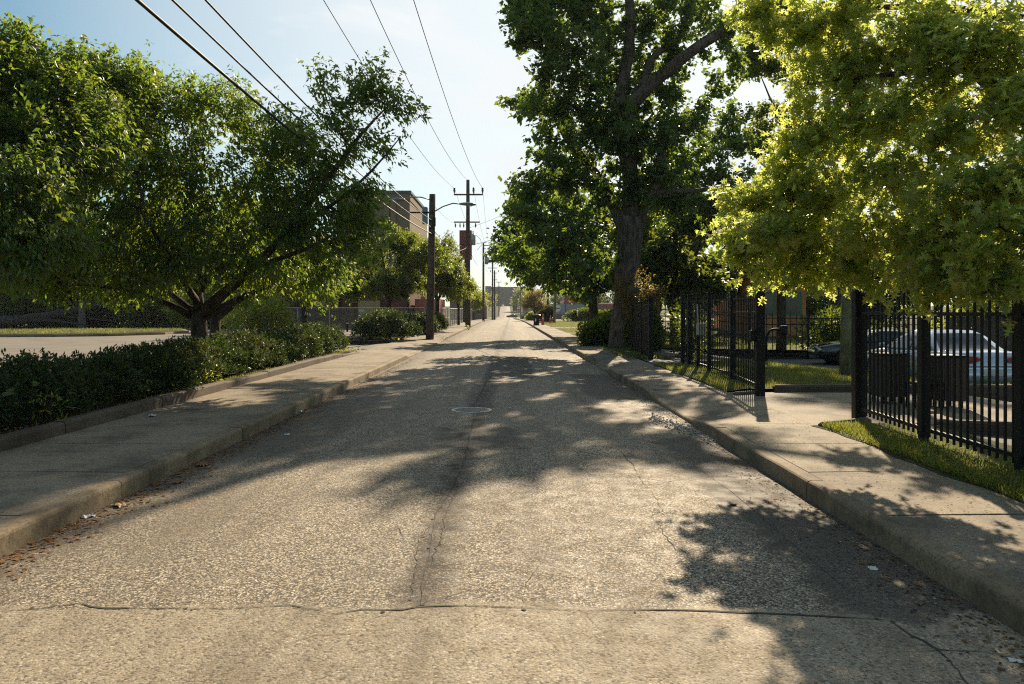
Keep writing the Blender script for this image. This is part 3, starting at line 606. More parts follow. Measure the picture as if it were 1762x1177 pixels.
# chain-link fences
def chain_mat():
    m, t = newmat('chain_link_mesh'); x, y, z = t.xyz(); h = t.m('ADD', x, y)
    def ln(s):
        v = t.m('MULTIPLY', t.m('ADD', h, t.m('MULTIPLY', z, s)), 12.0); return t.m('LESS_THAN', t.m('FRACT', t.m('ADD', v, 500)), .14)
    a = t.m('MAXIMUM', ln(1), ln(-1)); t.b.inputs['Base Color'].default_value = (.3, .3, .29, 1); t.set(metal=.4, rough=.5); t.L(a, t.b.inputs['Alpha']); return m
M_chain = chain_mat()
def chain_fence(label, p0, p1, n, h=1.85):
    o = thing('chain_link_fence', label, 'fence', (*p0, .05)); d = np.array(p1, float) - np.array(p0); a = math.atan2(d[1], d[0]); Ln = np.linalg.norm(d); u = d / Ln
    MB().path([(0, 0, h), (d[0], d[1], h)], .03, 8).build('top_rail', M_steel, o)
    for k in range(n + 1): MB().path([(u[0] * Ln * k / n, u[1] * Ln * k / n, -.1), (u[0] * Ln * k / n, u[1] * Ln * k / n, h + .04)], .036, 8).build('post', M_steel, o)
    MB().add([(0, 0, .04), (d[0], d[1], .04), (d[0], d[1], h), (0, 0, h)], [(0, 1, 2, 3)]).build('wire_mesh', M_chain, o)
    MB().path([(0, -.03, .08), (d[0], d[1] - .03, .08)], .012, 6).build('tension_wire', M_steel, o); return o
chain_fence('chain-link fence running in front of the dark brick building', (-22, 60), (-6.9, 60), 6); chain_fence('chain-link fence running along the far left pavement', (-6.4, 70), (-6.75, 128), 18)

# ------------------------------------------------------------------ cars
M_rub = plain('tyre_rubber', (.018, .018, .018), .85); M_rim = plain('alloy_rim', (.35, .35, .36), .35, .8); M_tail = plain('red_lens', (.30, .008, .012), .15, spec=.6); M_plate = plain('plate_white', (.55, .56, .53), .5); M_dglass = plain('car_glass', (.03, .04, .05), .05, var=.1, spec=.8)
def carpaint(n, c, metal): return plain(n, c, .28, metal, var=.03, spec=.5, coat=.8)
def make_car(label, loc, rotz, paint, L=4.75, Wd=1.8, coupe=False):
    """x runs from the rear bumper (0) to the nose (L)"""
    c = thing('parked_car', label, 'car', loc, rotz); hw = Wd / 2
    # stations: x, lower z, shoulder z, centre top z, half width at floor / shoulder
    st = [(0.0, .34, .62, .64, .78, .80), (.04, .26, .84, .86, .84, .86), (.12, .22, .93, .96, .88, .90), (.45, .2, .955, 1.0, .92, .95), (.95, .19, .945, 1.0, .94, .985), (1.7, .18, .92, .97, .95, 1.0), (2.6, .18, .90, .94, .95, 1.0), (3.2, .18, .885, .93, .95, .99),
          (3.7, .19, .85, .92, .93, .97), (4.2, .2, .80, .87, .91, .93), (4.52, .22, .73, .79, .85, .87), (4.68, .25, .66, .70, .76, .78), (4.75, .32, .55, .58, .66, .67)]
    rings = []; xs = np.linspace(0, 4.75, 46); A = np.array(st)
    for x in xs:
        zl, zs, zt, wl_, ws = [np.interp(x, A[:, 0], A[:, k]) for k in range(1, 6)]; wl_ *= hw; ws *= hw; zm = zl + (zs - zl) * .55
        half = [(wl_ * .9, zl), (wl_, zl + .06), (ws * 1.0 + .012, zm), (ws, zs - .07), (ws * .94, zs), (ws * .55, zs + (zt - zs) * .75), (0.0, zt)]
        ring = half + [(-a, b_) for a, b_ in half[-2::-1]]; rings.append([(x * L / 4.75, a, b_) for a, b_ in ring])
    MB().loft(rings).build('body', paint, c, smooth=True)
    # cabin
    k = L / 4.75; rr_, rf, bf, br = (1.35, 2.35, 3.35, .75); zr_ = 1.42 if not coupe else 1.36
    cr = []
    for u in np.linspace(0, 1, 15):
        zb = .93; row = []
        for v in (-1, -.97, -.9, -.55, 0, .55, .9, .97, 1):
            row.append((u, v))
        cr.append(row)
    def cab(u, v, off=0.0):
        # u: rear glass base -> windscreen base along the car; v: across; profile is a smooth arch
        x = br + (bf - br) * u; t = u
        zt = .93 + (zr_ - .93) * (1 - abs(2 * S(t * .999) - 1) ** 2.6) if True else 0
        zt = .93 + (zr_ - .93) * min(1, S(t / .34) if t < .34 else (1 if t < .6 else 1 - S((t - .6) / .4 * .985)))
        return x * k, zt
    rings = []
    for u in np.linspace(0, 1, 21):
        x, zt = cab(u, 0); wb = hw * .93; wt = hw * (.93 - .24 * (zt - .93) / (zr_ - .93)); zb = .90
        half = [(wb, zb), (wb - (wb - wt) * .5, zb + (zt - zb) * .5), (wt + .03, zt - .06 * (zt - zb) / .5), (wt * .8, zt), (0, zt + .015)]
        rings.append([(x, a, b_) for a, b_ in half] + [(x, -a, b_) for a, b_ in half[-2::-1]])
    MB().loft(rings).build('roof', paint, c, smooth=True)
    def glass(name, us, vs, side=None):
        mb = MB(); R_ = []
        for u in us:
            x, zt = cab(u, 0); wt = hw * (.93 - .24 * (zt - .93) / (zr_ - .93)); wb = hw * .93; zb = .93
            if side is None: R_.append([(x, wt * v, zt + .022 - abs(v) * .01) for v in vs])
            else: R_.append([(x, side * (wb + (wt + .03 - wb) * v + .006 + .004), zb + (max(zt - .1, zb + .012) - zb) * v) for v in vs])
        return mb.loft(R_, closed=False, caps=False).build(name, M_dglass, c, smooth=True)
    glass('rear_window', np.linspace(.03, .25, 6), np.linspace(-.82, .82, 7)); glass('windscreen', np.linspace(.68, .96, 6), np.linspace(-.85, .85, 7))
    for sd in (1, -1): glass('side_window', np.linspace(.13, .46, 8), np.linspace(.04, .95, 4), sd); glass('side_window', np.linspace(.49, .86, 8), np.linspace(.04, .95, 4), sd)
    for x in (.98 * k, 3.72 * k):
        for sd in (1, -1):
            M = RotM('X', math.pi / 2, (x, sd * (hw - .11), .32))
            MB().lathe([(.385, -.135), (.385, .135)], 24, M).build('wheel_arch', M_dark, c)
            wh = MB().lathe([(.2, -.1), (.29, -.115), (.325, -.09), (.33, 0), (.325, .09), (.29, .115), (.2, .1)], 28, RotM('X', math.pi / 2, (x, sd * (hw - .08), .33))).build('wheel', M_rub, c, smooth=True)
            rm = MB(); yo = sd * (hw - .08 + .118)
            for q in range(5):
                a = q * 2 * math.pi / 5 + .3; rm.path([(x + .04 * math.cos(a), yo, .33 + .04 * math.sin(a)), (x + .2 * math.cos(a), yo, .33 + .2 * math.sin(a))], [.03, .022], 6)
            rm.lathe([(.205, -.02), (.225, -.02), (.225, .012), (.205, .012)], 24, RotM('X', math.pi / 2, (x, yo, .33)), cap=False); rm.lathe([(.06, -.02), (.06, .02)], 12, RotM('X', math.pi / 2, (x, yo, .33))); rm.build('rim', M_rim, wh, smooth=False)
    for sd in (1, -1):
        MB().loft([[(x, sd * (hw * .60 + .235 * math.cos(t)), .80 + .075 * math.sin(t)) for t in np.linspace(0, 2 * math.pi, 14)[:-1]] for x in (.07, -.012, -.022)]).build('tail_light', M_tail, c)
        MB().loft([[(x * k, sd * (hw * .62 + .2 * math.cos(t)), .60 + .06 * math.sin(t)) for t in np.linspace(0, 2 * math.pi, 14)[:-1]] for x in (4.5, 4.70)]).build('headlight', M_lens, c)
        MB().box((3.05 * k, sd * (hw + .1), 1.0), (.12, .2, .14), 0, .04).build('mirror', paint, c)
        for x in (1.75, 2.75): MB().box((x * k, sd * (hw + .008), .80), (.2, .035, .035), 0, .01).build('door_handle', paint, c)
        MB().box((2.35 * k, sd * (hw * .955), .17), (2.3 * k, .08, .1)).build('sill_trim', M_dark, c)
    bp = MB().loft([[(.06 - .10 * math.cos(v), hw * .96 * y_, .33 + zz) for y_ in np.linspace(-1, 1, 9)] for v, zz in ((1.3, -.1), (.4, 0), (0, .12), (.5, .24), (1.4, .27))], closed=False, caps=False).build('rear_bumper', paint, c, smooth=True)
    MB().box((.1, 0, .2), (.3, Wd * .7, .14)).build('underbody', M_dark, c); MB().box((-.045, 0, .50), (.03, .52, .15), 0, .01).build('licence_plate', M_plate, c)
    MB().box((-.012, 0, .64), (.02, Wd * .86, .02)).build('bumper_gap', M_dark, c); return c
make_car('silver sedan parked on the driveway behind the tall picket fence', (10.85, 17.0, -.21), math.radians(90), carpaint('silver_paint', (.55, .60, .66), .5))
make_car('black coupe parked side-on before the back fence, partly behind a pole', (16.7, 29.6, g(14, 30) + .02), math.radians(174), carpaint('black_car_paint', (.008, .009, .011), 0), coupe=True)
fc = thing('moving_car', 'dark car crossing the street at the distant junction', 'car', (2.6, 312, zr(312)), math.pi)
for ch in list(bpy.data.objects['parked_car.001'].children):
    if ch.name.split('.')[0] in ('body', 'roof', 'wheel', 'side_window'):
        q = ch.copy(); COL.objects.link(q); q.parent = fc
wc = thing('parked_car', 'small white vehicle at the crest of the far hill', 'car', (-6.5, 560, zr(560) + .05), math.radians(90))
for ch in list(bpy.data.objects['parked_car'].children):
    if ch.name.split('.')[0] in ('body', 'roof', 'rear_window', 'wheel'):
        q = ch.copy(); COL.objects.link(q); q.parent = wc
        if ch.name.split('.')[0] in ('body', 'roof'): q.data = q.data.copy(); q.data.materials[0] = M_white
tr = thing('box_truck', 'dark truck with red rear lights waiting near the hilltop', 'truck', (2.0, 420, zr(420)))
MB().box((0, 2, 2.3), (2.5, 5.5, 2.9), 0, .05).build('cargo_box', plain('truck_dark', (.05, .045, .045), .6), tr); MB().box((0, 5.6, 1.6), (2.2, 1.6, 1.9), 0, .2).build('cab', M_black, tr)
for x in (-.9, .9):
    for y in (.2, 4.9): MB().lathe([(.46, -.14), (.5, 0), (.46, .14)], 16, RotM('Y', math.pi / 2, (x, y, .48))).build('wheel', M_rub, tr)
M_redl = plain('red_lamp', (.8, .02, .02), .3); [MB().lathe([(.3, 0), (.3, .1), (.1, .16)], 12, RotM('X', math.pi / 2, (x, -.72, 2.9))).build('tail_light', M_redl, tr) for x in (-1.3, 1.3)]

# ------------------------------------------------------------------ street furniture
wb = thing('wheelie_bin', 'black wheelie bin standing at the right kerb', 'bin', (2.55, 77, .13))
MB().loft([[(sx * w_, sy * d_ , z) for sx, sy in ((-1, -.8), (-.8, -1), (.8, -1), (1, -.8), (1, .8), (.8, 1), (-.8, 1), (-1, .8))] for z, w_, d_ in ((.05, .25, .26), (.5, .30, .32), (.98, .36, .38), (1.0, .39, .41), (1.04, .39, .41))]).build('bin_body', M_black, wb)
MB().loft([[(sx * w_, sy * d_ - .02, z) for sx, sy in ((-1, -.8), (-.8, -1), (.8, -1), (1, -.8), (1, .8), (.8, 1), (-.8, 1), (-1, .8))] for z, w_, d_ in ((1.045, .41, .44), (1.09, .41, .44), (1.16, .3, .33))]).build('lid', plain('grey_lid', (.10, .10, .11), .4), wb)
for x in (-.26, .26): MB().lathe([(.1, -.04), (.12, 0), (.1, .04)], 14, RotM('Y', math.pi / 2, (x, .3, .12))).build('wheel', M_rub, wb)
MB().box((-.1, -.345, .6), (.14, .01, .3)).build('sticker', M_white, wb)
M_cone = plain('orange_plastic', (.80, .07, .03), .5, var=.05)
for loc, sc, lab in (((3.35, 80.5, .13), 1.0, 'taller orange delineator cone on the pavement near the wheelie bin'), ((4.75, 92, .1), .8, 'smaller orange marker post on the grass behind the taller one')):
    c = thing('traffic_cone', lab, 'traffic cone', loc); MB().lathe([(.16, .05), (.13, .3), (.09, .85), (.055, 1.12), (.02, 1.15)], 16).build('cone', M_cone, c).scale = (1, 1, sc)
    MB().box((0, 0, .025), (.44, .44, .05), 0, .02).build('base', M_rub, c)
    MB().lathe([(.112, .66 * sc), (.098, .80 * sc)], 16, cap=False).build('reflective_band', M_white, c)
b = thing('utility_box', 'small brown box beside the bare corner pole', 'utility box', (3.35, 215, zr(215))); MB().box((0, 0, .55), (1.0, .7, 1.1), 0, .04).build('cabinet', plain('brown_box', (.12, .05, .03), .7), b); MB().box((0, 0, 1.14), (1.1, .8, .08), 0, .02).build('lid', M_grey, b)
ss = thing('stop_sign', 'red octagonal stop sign at the distant junction', 'sign', (2.75, 290, zr(290))); MB().path([(0, 0, 0), (0, 0, 3.6)], .04, 8).build('post', M_steel, ss)
fa = MB().lathe([(.62, 0), (.62, .03)], 8, RotM('X', math.pi / 2, (0, -.05, 3.0)) @ Matrix.Rotation(math.pi / 8, 4, 'Z')).build('face', M_redp, ss)
cu = bpy.data.curves.new('lettering', 'FONT'); cu.body = 'STOP'; cu.size = .42; cu.align_x = 'CENTER'; cu.align_y = 'CENTER'; to = bpy.data.objects.new('lettering', cu); COL.objects.link(to); to.parent = fa
to.location = (0, -.09, 3.0); to.rotation_euler = (math.pi / 2, 0, 0); cu.materials.append(M_white)
bpy.context.view_layer.update(); lm = bpy.data.meshes.new_from_object(to.evaluated_get(bpy.context.evaluated_depsgraph_get())); bpy.data.objects.remove(to)
to = bpy.data.objects.new('lettering', lm); COL.objects.link(to); to.parent = fa; to.location = (0, -.09, 3.0); to.rotation_euler = (math.pi / 2, 0, 0)
MB().box((.1, -.02, 4.0), (.9, .04, .3)).build('street_name_plate', M_greenp, ss)
for loc, h_, lab in (((-7.45, 44, .1), 1.22, 'taller slim black bollard in front of the rounded shrub'), ((-12.6, 58, .1), .8, 'short black bollard in the car park before the fence')):
    o = thing('bollard', lab, 'bollard', loc); MB().lathe([(.075, -.1), (.07, h_ - .08), (.085, h_ - .06), (.06, h_)], 14).build('post', M_black, o); MB().lathe([(.08, h_ - .22), (.08, h_ - .14)], 14, cap=False).build('white_band', M_white, o)
gp = thing('card_reader_post', 'black gooseneck card reader post by the gate lawn', 'card reader', (7.45, 22.1, g(7.45, 22.1) + .05))
MB().path([(0, 0, -.1), (0, 0, .85), (.03, 0, 1.0), (.1, 0, 1.12), (.22, 0, 1.17), (.42, -.02, 1.17)], .04, 10).build('pipe', M_black, gp, smooth=True); MB().box((.5, -.04, 1.14), (.2, .16, .28), 0, .02).build('reader_head', M_black, gp); MB().box((0, 0, .0), (.22, .22, .04)).build('base_plate', M_black, gp)
M_slat = plain('brown_slats', (.045, .032, .024), .7, var=.3, scale=9)
for loc, lab in (((6.35, 12.75, .12), 'dark slatted litter bin behind the picket fence, farther from the viewer'), ((7.0, 12.2, .12), 'dark slatted litter bin behind the picket fence, nearer the viewer')):
    o = thing('litter_bin', lab, 'litter bin', loc)
    mb = MB()
    for k in range(5):
        u = -.17 + .085 * k
        for (x, y, a, b_) in ((u, -.21, .075, .022), (u, .21, .075, .022), (-.21, u, .022, .075), (.21, u, .022, .075)): mb.box((x, y, .48), (a, b_, .68))
    mb.build('slatted_sides', M_slat, o); MB().box((0, 0, .5), (.38, .38, .62)).build('liner', M_dark, o); MB().box((0, 0, .845), (.46, .46, .04), 0, .012).build('rim', M_black, o)
    for sx in (-1, 1):
        for sy in (-1, 1): MB().box((sx * .16, sy * .16, .06), (.05, .05, .15)).build('leg', M_black, o)
o = thing('metal_stand', 'low black metal stand between the two slatted bins', 'stand', (6.62, 12.1, .12)); MB().box((0, 0, .42), (.5, .3, .03), 0, .01).build('top', M_black, o)
for sx in (-.22, .22):
    for sy in (-.12, .12): MB().box((sx, sy, .2), (.035, .035, .41)).build('leg', M_black, o)
o = thing('wooden_fence', 'dark board fence behind the silver sedan', 'fence', (15, 25, g(15, 25))); mb = MB()
for k in range(44): mb.box((k * .16 - .5, random.uniform(-.01, .01), .95 + random.uniform(-.02, .02)), (.145, .022, 1.95))
mb.build('board_panel', bark('old_boards', (.05, .038, .028), (.10, .08, .06)), o)
for x in (-.5, 2, 4.4, 6.6): MB().box((x, .1, .95), (.1, .1, 2.0)).build('post', M_slat, o)
for z in (.4, 1.5): MB().box((3.0, .04, z), (7, .04, .09)).build('rail', M_slat, o)
mh = thing('manhole_cover', 'round iron manhole cover sunk in the road', 'manhole cover', (-.665, 12.65, roadz(-.665, 12.65)))
MB().lathe([(.30, -.02), (.335, -.02), (.335, .006), (.30, .006)], 32, cap=False).build('frame', M_steel, mh)
mb = MB(); mb.lathe([(.297, -.03), (.297, .004)], 32)
for k in range(-3, 4):
    w_ = math.sqrt(.27 ** 2 - (k * .075) ** 2); mb.box((0, k * .075, .007), (w_ * 2, .03, .006))
mb.build('cover', plain('worn_iron', (.22, .21, .18), .6, .2, var=.35, scale=12), mh)
lg = thing('fallen_tree', 'grey fallen tree trunk lying at the edge of the woods', 'fallen tree', (-43, 65.5, .1))
MB().path([(-4, -1, .5), (0, 0, .7), (3, .4, 1.2), (6, .8, 1.9), (8.5, 1.2, 2.6)], [.5, .45, .36, .25, .08], 10, lump=.06).build('trunk', bark('grey_bark', (.035, .03, .026), (.075, .065, .055)), lg, smooth=True)
for pts in (((1, 0, .8), (4, -.8, .7), (7, -1.2, .3)), ((3, .4, 1.2), (5, 1, 1.0), (8, 1, .6))): MB().path(pts, [.2, .14, .05], 8).build('limb', bpy.data.materials['grey_bark'], lg, smooth=True)
wh_ = thing('wire_hoop', 'thin arched wire hoop standing behind the hedge beside the cherry trunk', 'garden hoop', (-8.75, 20.0, .05))
for rr_w, nm in ((.17, 'outer_hoop'), (.09, 'inner_hoop')):
    MB().path([(-rr_w, 0, 0), (-rr_w, 0, .25 + rr_w * .6)] + [(-rr_w * math.cos(t), 0, .25 + rr_w * .6 + rr_w * math.sin(t)) for t in np.linspace(.2, math.pi - .2, 8)] + [(rr_w, 0, .25 + rr_w * .6), (rr_w, 0, 0)], .008, 5).shift((0, 0, .3 if nm[0] == 'o' else .3)).build(nm, M_dark, wh_)
MB().path([(-.17, 0, 0), (-.17, 0, .4)], .008, 5).build('stake', M_dark, wh_); MB().path([(.17, 0, 0), (.17, 0, .4)], .008, 5).build('stake', M_dark, wh_)
# litter
def crumple(name, label, loc, size, mat, flat=.35, seed=0):
    r = random.Random(seed); n = 7; a0 = r.random() * 6; V = []
    for i_ in range(n):
        for k in range(n):
            u, v = (i_ / (n - 1) - .5) * 2.4, (k / (n - 1) - .5) * 1.7; e = max(abs(u) / 1.2, abs(v) / .85); u += r.uniform(-.18, .18); v += r.uniform(-.16, .16); w_ = 1 - .25 * e * r.random()
            V.append((size * w_ * (u * math.cos(a0) - v * math.sin(a0)), size * w_ * (u * math.sin(a0) + v * math.cos(a0)), size * flat * (.05 + 1.5 * r.random() * (1.2 - .4 * e))))
    Fs = [(i_ * n + k, i_ * n + k + 1, (i_ + 1) * n + k + 1, (i_ + 1) * n + k) for i_ in range(n - 1) for k in range(n - 1)]
    o = MB().add(V, Fs).build(name, mat); o.location = loc; return tag(o, label, 'litter')
M_paper = plain('paper_white', (.62, .60, .56), .7); M_brownleaf = plain('dry_leaf', (.22, .10, .035), .8, var=.4, scale=30); M_card = plain('cardboard', (.42, .30, .15), .8); M_teal = plain('teal_plastic', (.02, .22, .30), .4)
def lit(n, lab, px, py, sz, mat, h=1.69, fl=.3, k=0, dz=None):
    x, y = G(px, py, h); crumple(n, lab, (x, y, roadz(x, y) + .002 if dz is None else dz), sz, mat, fl, k)
lit('crumpled_paper', 'white crumpled paper lying in the left gutter', 152, 884, .05, M_paper, k=1); lit('cardboard_scrap', 'yellowish card scrap beside the left kerb joint', 208, 866, .06, M_card, k=2)
lit('dry_leaf', 'large curled brown leaf in the left gutter', 306, 827, .06, M_brownleaf, k=3); lit('dry_leaf', 'brown leaf heap farther up the left gutter', 350, 797, .08, M_brownleaf, k=4)
lit('plastic_wrapper', 'teal plastic wrapper in the shaded left gutter', 517, 707, .06, M_teal, k=5); lit('crumpled_paper', 'white paper scrap out on the shaded road, left lane', 494, 746, .05, M_paper, k=6, fl=.15)
lit('crumpled_paper', 'white crumpled bag against the planted bed kerb', 262, 716, .07, M_paper, 1.55, k=7, dz=.15); lit('flat_leaf', 'pale flat leaf on the dark asphalt by the right kerb', 1502, 973, .035, M_paper, k=8, fl=.1)
lit('crumpled_paper', 'white and pink litter in front of the shaded gate leaf', 1080, 607, .11, M_paper, 1.55, k=9, dz=.16); lit('plastic_wrapper', 'pale wrapper in the right gutter near the tree', 991, 614, .12, M_paper, k=10, fl=.15)
lit('twig_piece', 'short dark twig lying on the sunlit road', 1262, 868, .025, M_slat, k=11); lit('crumpled_paper', 'white scrap at the lower right by the cracked patch', 1748, 1130, .03, M_paper, k=12, fl=.2)
def scatter(name, n, fx, z, size, mat, hue):
    P = np.array([fx() for _ in range(n)]); V = []; a = rng.random(n) * 6.28; s_ = size * (.5 + rng.random(n)); t = rng.normal(0, .25, (n, 2))
    c, si = np.cos(a) * s_, np.sin(a) * s_; zz = np.array([z(x, y) for x, y in P]) + .004
    for dx, dy in ((-1, -.6), (1, -.6), (1, .6), (-1, .6)):
        X, Y_ = dx * c - dy * si, dx * si + dy * c; V.append(np.stack([P[:, 0] + X, P[:, 1] + Y_, zz + np.abs(X * t[:, 0] + Y_ * t[:, 1]) * .6], 1))
    V = np.stack(V, 1).reshape(-1, 3); o = mesh_np(name, V, [np.arange(4 * n).reshape(-1, 4)], mat, tint=rng.random(n)); o['kind'] = 'stuff'; return o
def tri(a, b_): return a + (b_ - a) * min(random.random(), random.random())
scatter('petal_litter', 900, lambda: (XL(0) + abs(random.gauss(0, .22)) + .03, 3 + 30 * random.random() ** 1.4), roadz, .0065, leafmat('petals', [(.3, .26, .18), (.6, .56, .48)], [(.5, .5, .4), (.6, .6, .5)], .2, .95, .05), 0)
scatter('petal_litter', 420, lambda: (XR(0) - abs(random.gauss(0, .3)) - .03, 3 + 20 * random.random() ** 1.2), roadz, .0065, bpy.data.materials['petals'], 0)
scatter('petal_litter', 1000, lambda: (random.uniform(-5.5, -3.8), 4 + 20 * random.random()), lambda x, y: .152, .0065, bpy.data.materials['petals'], 0)
scatter('petal_litter', 450, lambda: (random.uniform(2.95, 4.4), 6 + 10 * random.random()), lambda x, y: .153, .0065, bpy.data.materials['petals'], 0)
scatter('leaf_litter', 700, lambda: (XL(0) + abs(random.gauss(0, .2)) + .02, 3 + 22 * random.random() ** 1.3), roadz, .016, leafmat('dead_leaves', [(.10, .045, .02), (.28, .13, .05), (.2, .14, .06)], [(.2, .1, .03), (.3, .15, .05)], .2, .9, .08), 0)
scatter('leaf_litter', 500, lambda: (XR(0) - abs(random.gauss(0, .2)) - .02, 3 + 24 * random.random()), roadz, .013, bpy.data.materials['dead_leaves'], 0)
scatter('leaf_litter', 800, lambda: (random.uniform(-7.3, -5.8), 3 + 24 * random.random()), lambda x, y: .245, .02, bpy.data.materials['dead_leaves'], 0)
scatter('gutter_grit', 2600, lambda: (XL(0) + abs(random.gauss(0, .16)) + .015, 2.8 + 24 * random.random() ** 1.3), roadz, .009, leafmat('grit', [(.03, .025, .02), (.10, .08, .06), (.25, .21, .16)], [(.05, .04, .03), (.1, .08, .05)], .05, .95, .05), 0)
scatter('gutter_grit', 2200, lambda: (XR(0) - abs(random.gauss(0, .2)) - .015, 2.8 + 20 * random.random() ** 1.2), roadz, .008, bpy.data.materials['grit'], 0)
scatter('pavement_grit', 1800, lambda: (random.uniform(-5.55, -3.75), 4 + 22 * random.random() ** 1.2), lambda x, y: .150, .007, bpy.data.materials['grit'], 0)
scatter('pavement_grit', 1500, lambda: (random.uniform(2.9, 4.15), 4.5 + 18 * random.random() ** 1.2), lambda x, y: .152, .007, bpy.data.materials['grit'], 0)
scatter('leaf_litter', 900, lambda: (XL(0) + abs(random.gauss(0, .12)) + .01, 2.8 + 20 * random.random() ** 1.4), roadz, .018, bpy.data.materials['dead_leaves'], 0)
st = []
for k in range(420):
    u = random.random(); px, py = 1118 + 118 * u + random.gauss(0, 5), 715 + 42 * u + random.gauss(0, 4); x, y = G(px, py); s_ = .012 + .02 * random.random() ** 2
    th = rng.normal(0, 1, (6, 3)); st.append((x, y, roadz(x, y), s_))
mb = MB()
for x, y, z, s_ in st:
    q = [random.uniform(.7, 1.2) * s_ for _ in range(6)]
    mb.add([(x + q[0], y, z + s_ * .4), (x - q[1], y, z + s_ * .4), (x, y + q[2], z + s_ * .4), (x, y - q[3], z + s_ * .4), (x, y, z + q[4]), (x, y, z - .002)], [(0, 2, 4), (2, 1, 4), (1, 3, 4), (3, 0, 4), (2, 0, 5), (1, 2, 5), (3, 1, 5), (0, 3, 5)])
mb.build('loose_gravel', plain('gravel_stone', (.32, .29, .24), .8, var=.4, scale=30))['kind'] = 'stuff'

# ------------------------------------------------------------------ vegetation
LEAF = {}
LEAF['cherry'] = (np.array([[0, 0, 0], [.21, .42, .05], [0, .5, -.04], [-.21, .42, .05], [0, 1, -.22]]), [np.array([[0, 1, 4, 2]]), np.array([[0, 2, 4, 3]])])
LEAF['heart'] = (np.array([[0, 0, 0], [.40, .02, .03], [.44, .34, .06], [0, 1.0, -.1], [-.44, .34, .06], [-.40, .02, .03]]), [np.array([[0, 1, 2, 3]]), np.array([[0, 3, 4, 5]])])
_h = [(.05, .20), (.30, .16), (.34, .22), (.09, .36), (.20, .44), (.46, .46), (.44, .56), (.10, .62), (.16, .72), (.30, .86), (.09, .84)]
_o = [(0, 0)] + _h + [(0, 1.08)] + [(-a, b) for a, b in _h[::-1]]
LEAF['oak'] = (np.array([[a, b, .16 * abs(a) - .16 * b * b] for a, b in _o]), [np.arange(len(_o))[None, :]])
LEAF['plain'] = (np.array([[0, 0, 0], [.36, .45, .05], [0, 1, -.08], [-.36, .45, .05]]), [np.array([[0, 1, 2, 3]])])
LEAF['blade'] = (np.array([[-.06, 0, 0], [.06, 0, 0], [.03, .6, .06], [0, 1, .2]]), [np.array([[0, 1, 2, 3]])])
LEAF['needle'] = (np.array([[0, 0, 0], [.20, .5, 0], [0, 1, 0], [-.20, .5, 0]]), [np.array([[0, 1, 2, 3]])])
def unit(v): return v / (np.linalg.norm(v, axis=-1, keepdims=True) + 1e-9)
def leaves(name, kind, P, A, size, mat, parent, seed=0, up=(0, 0, 1), upj=.6, tint=None):
    """P: leaf bases, A: leaf axes; one mesh"""
    r = np.random.default_rng(seed); T, Fs = LEAF[kind]; n = len(P); A = unit(A)
    U = np.array(up) + r.normal(0, upj, (n, 3)); Sd = unit(np.cross(A, U)); N = np.cross(Sd, A); s = size * (.65 + .7 * r.random(n))
    V = P[:, None, :] + s[:, None, None] * (T[None, :, 0, None] * Sd[:, None] + T[None, :, 1, None] * A[:, None] + T[None, :, 2, None] * N[:, None])
    off = (np.arange(n) * len(T))[:, None, None]; faces = [(f[None] + off).reshape(-1, f.shape[1]) for f in Fs]
    tn = r.random(n) if tint is None else np.clip(tint, 0, 1); ts = np.concatenate([np.repeat(tn, len(f)) for f in Fs])
    return mesh_np(name, V.reshape(-1, 3), faces, mat, parent, ts)
def resample(pts, rad, step):
    P, R = [np.array(pts[0], float)], [rad[0]]
    for (a, b_), (ra, rb) in zip(zip(pts[:-1], pts[1:]), zip(rad[:-1], rad[1:])):
        a, b_ = np.array(a, float), np.array(b_, float); n = max(1, int(np.linalg.norm(b_ - a) / step))
        for k in range(1, n + 1): P.append(a + (b_ - a) * k / n); R.append(ra + (rb - ra) * k / n)
    return np.array(P), np.array(R)
def smoothpoly(P, it=2):
    P = P.copy()
    for _ in range(it): P[1:-1] = .5 * P[1:-1] + .25 * (P[:-2] + P[2:])
    return P
def blob_pts(blobs, r):
    out = []
    for c, rad, n in blobs:
        rad = np.array(rad if hasattr(rad, '__len__') else (rad,) * 3, float); d = unit(r.normal(0, 1, (n, 3))); out.append(np.array(c) + d * rad * (r.random((n, 1)) ** .42))
    return np.concatenate(out)
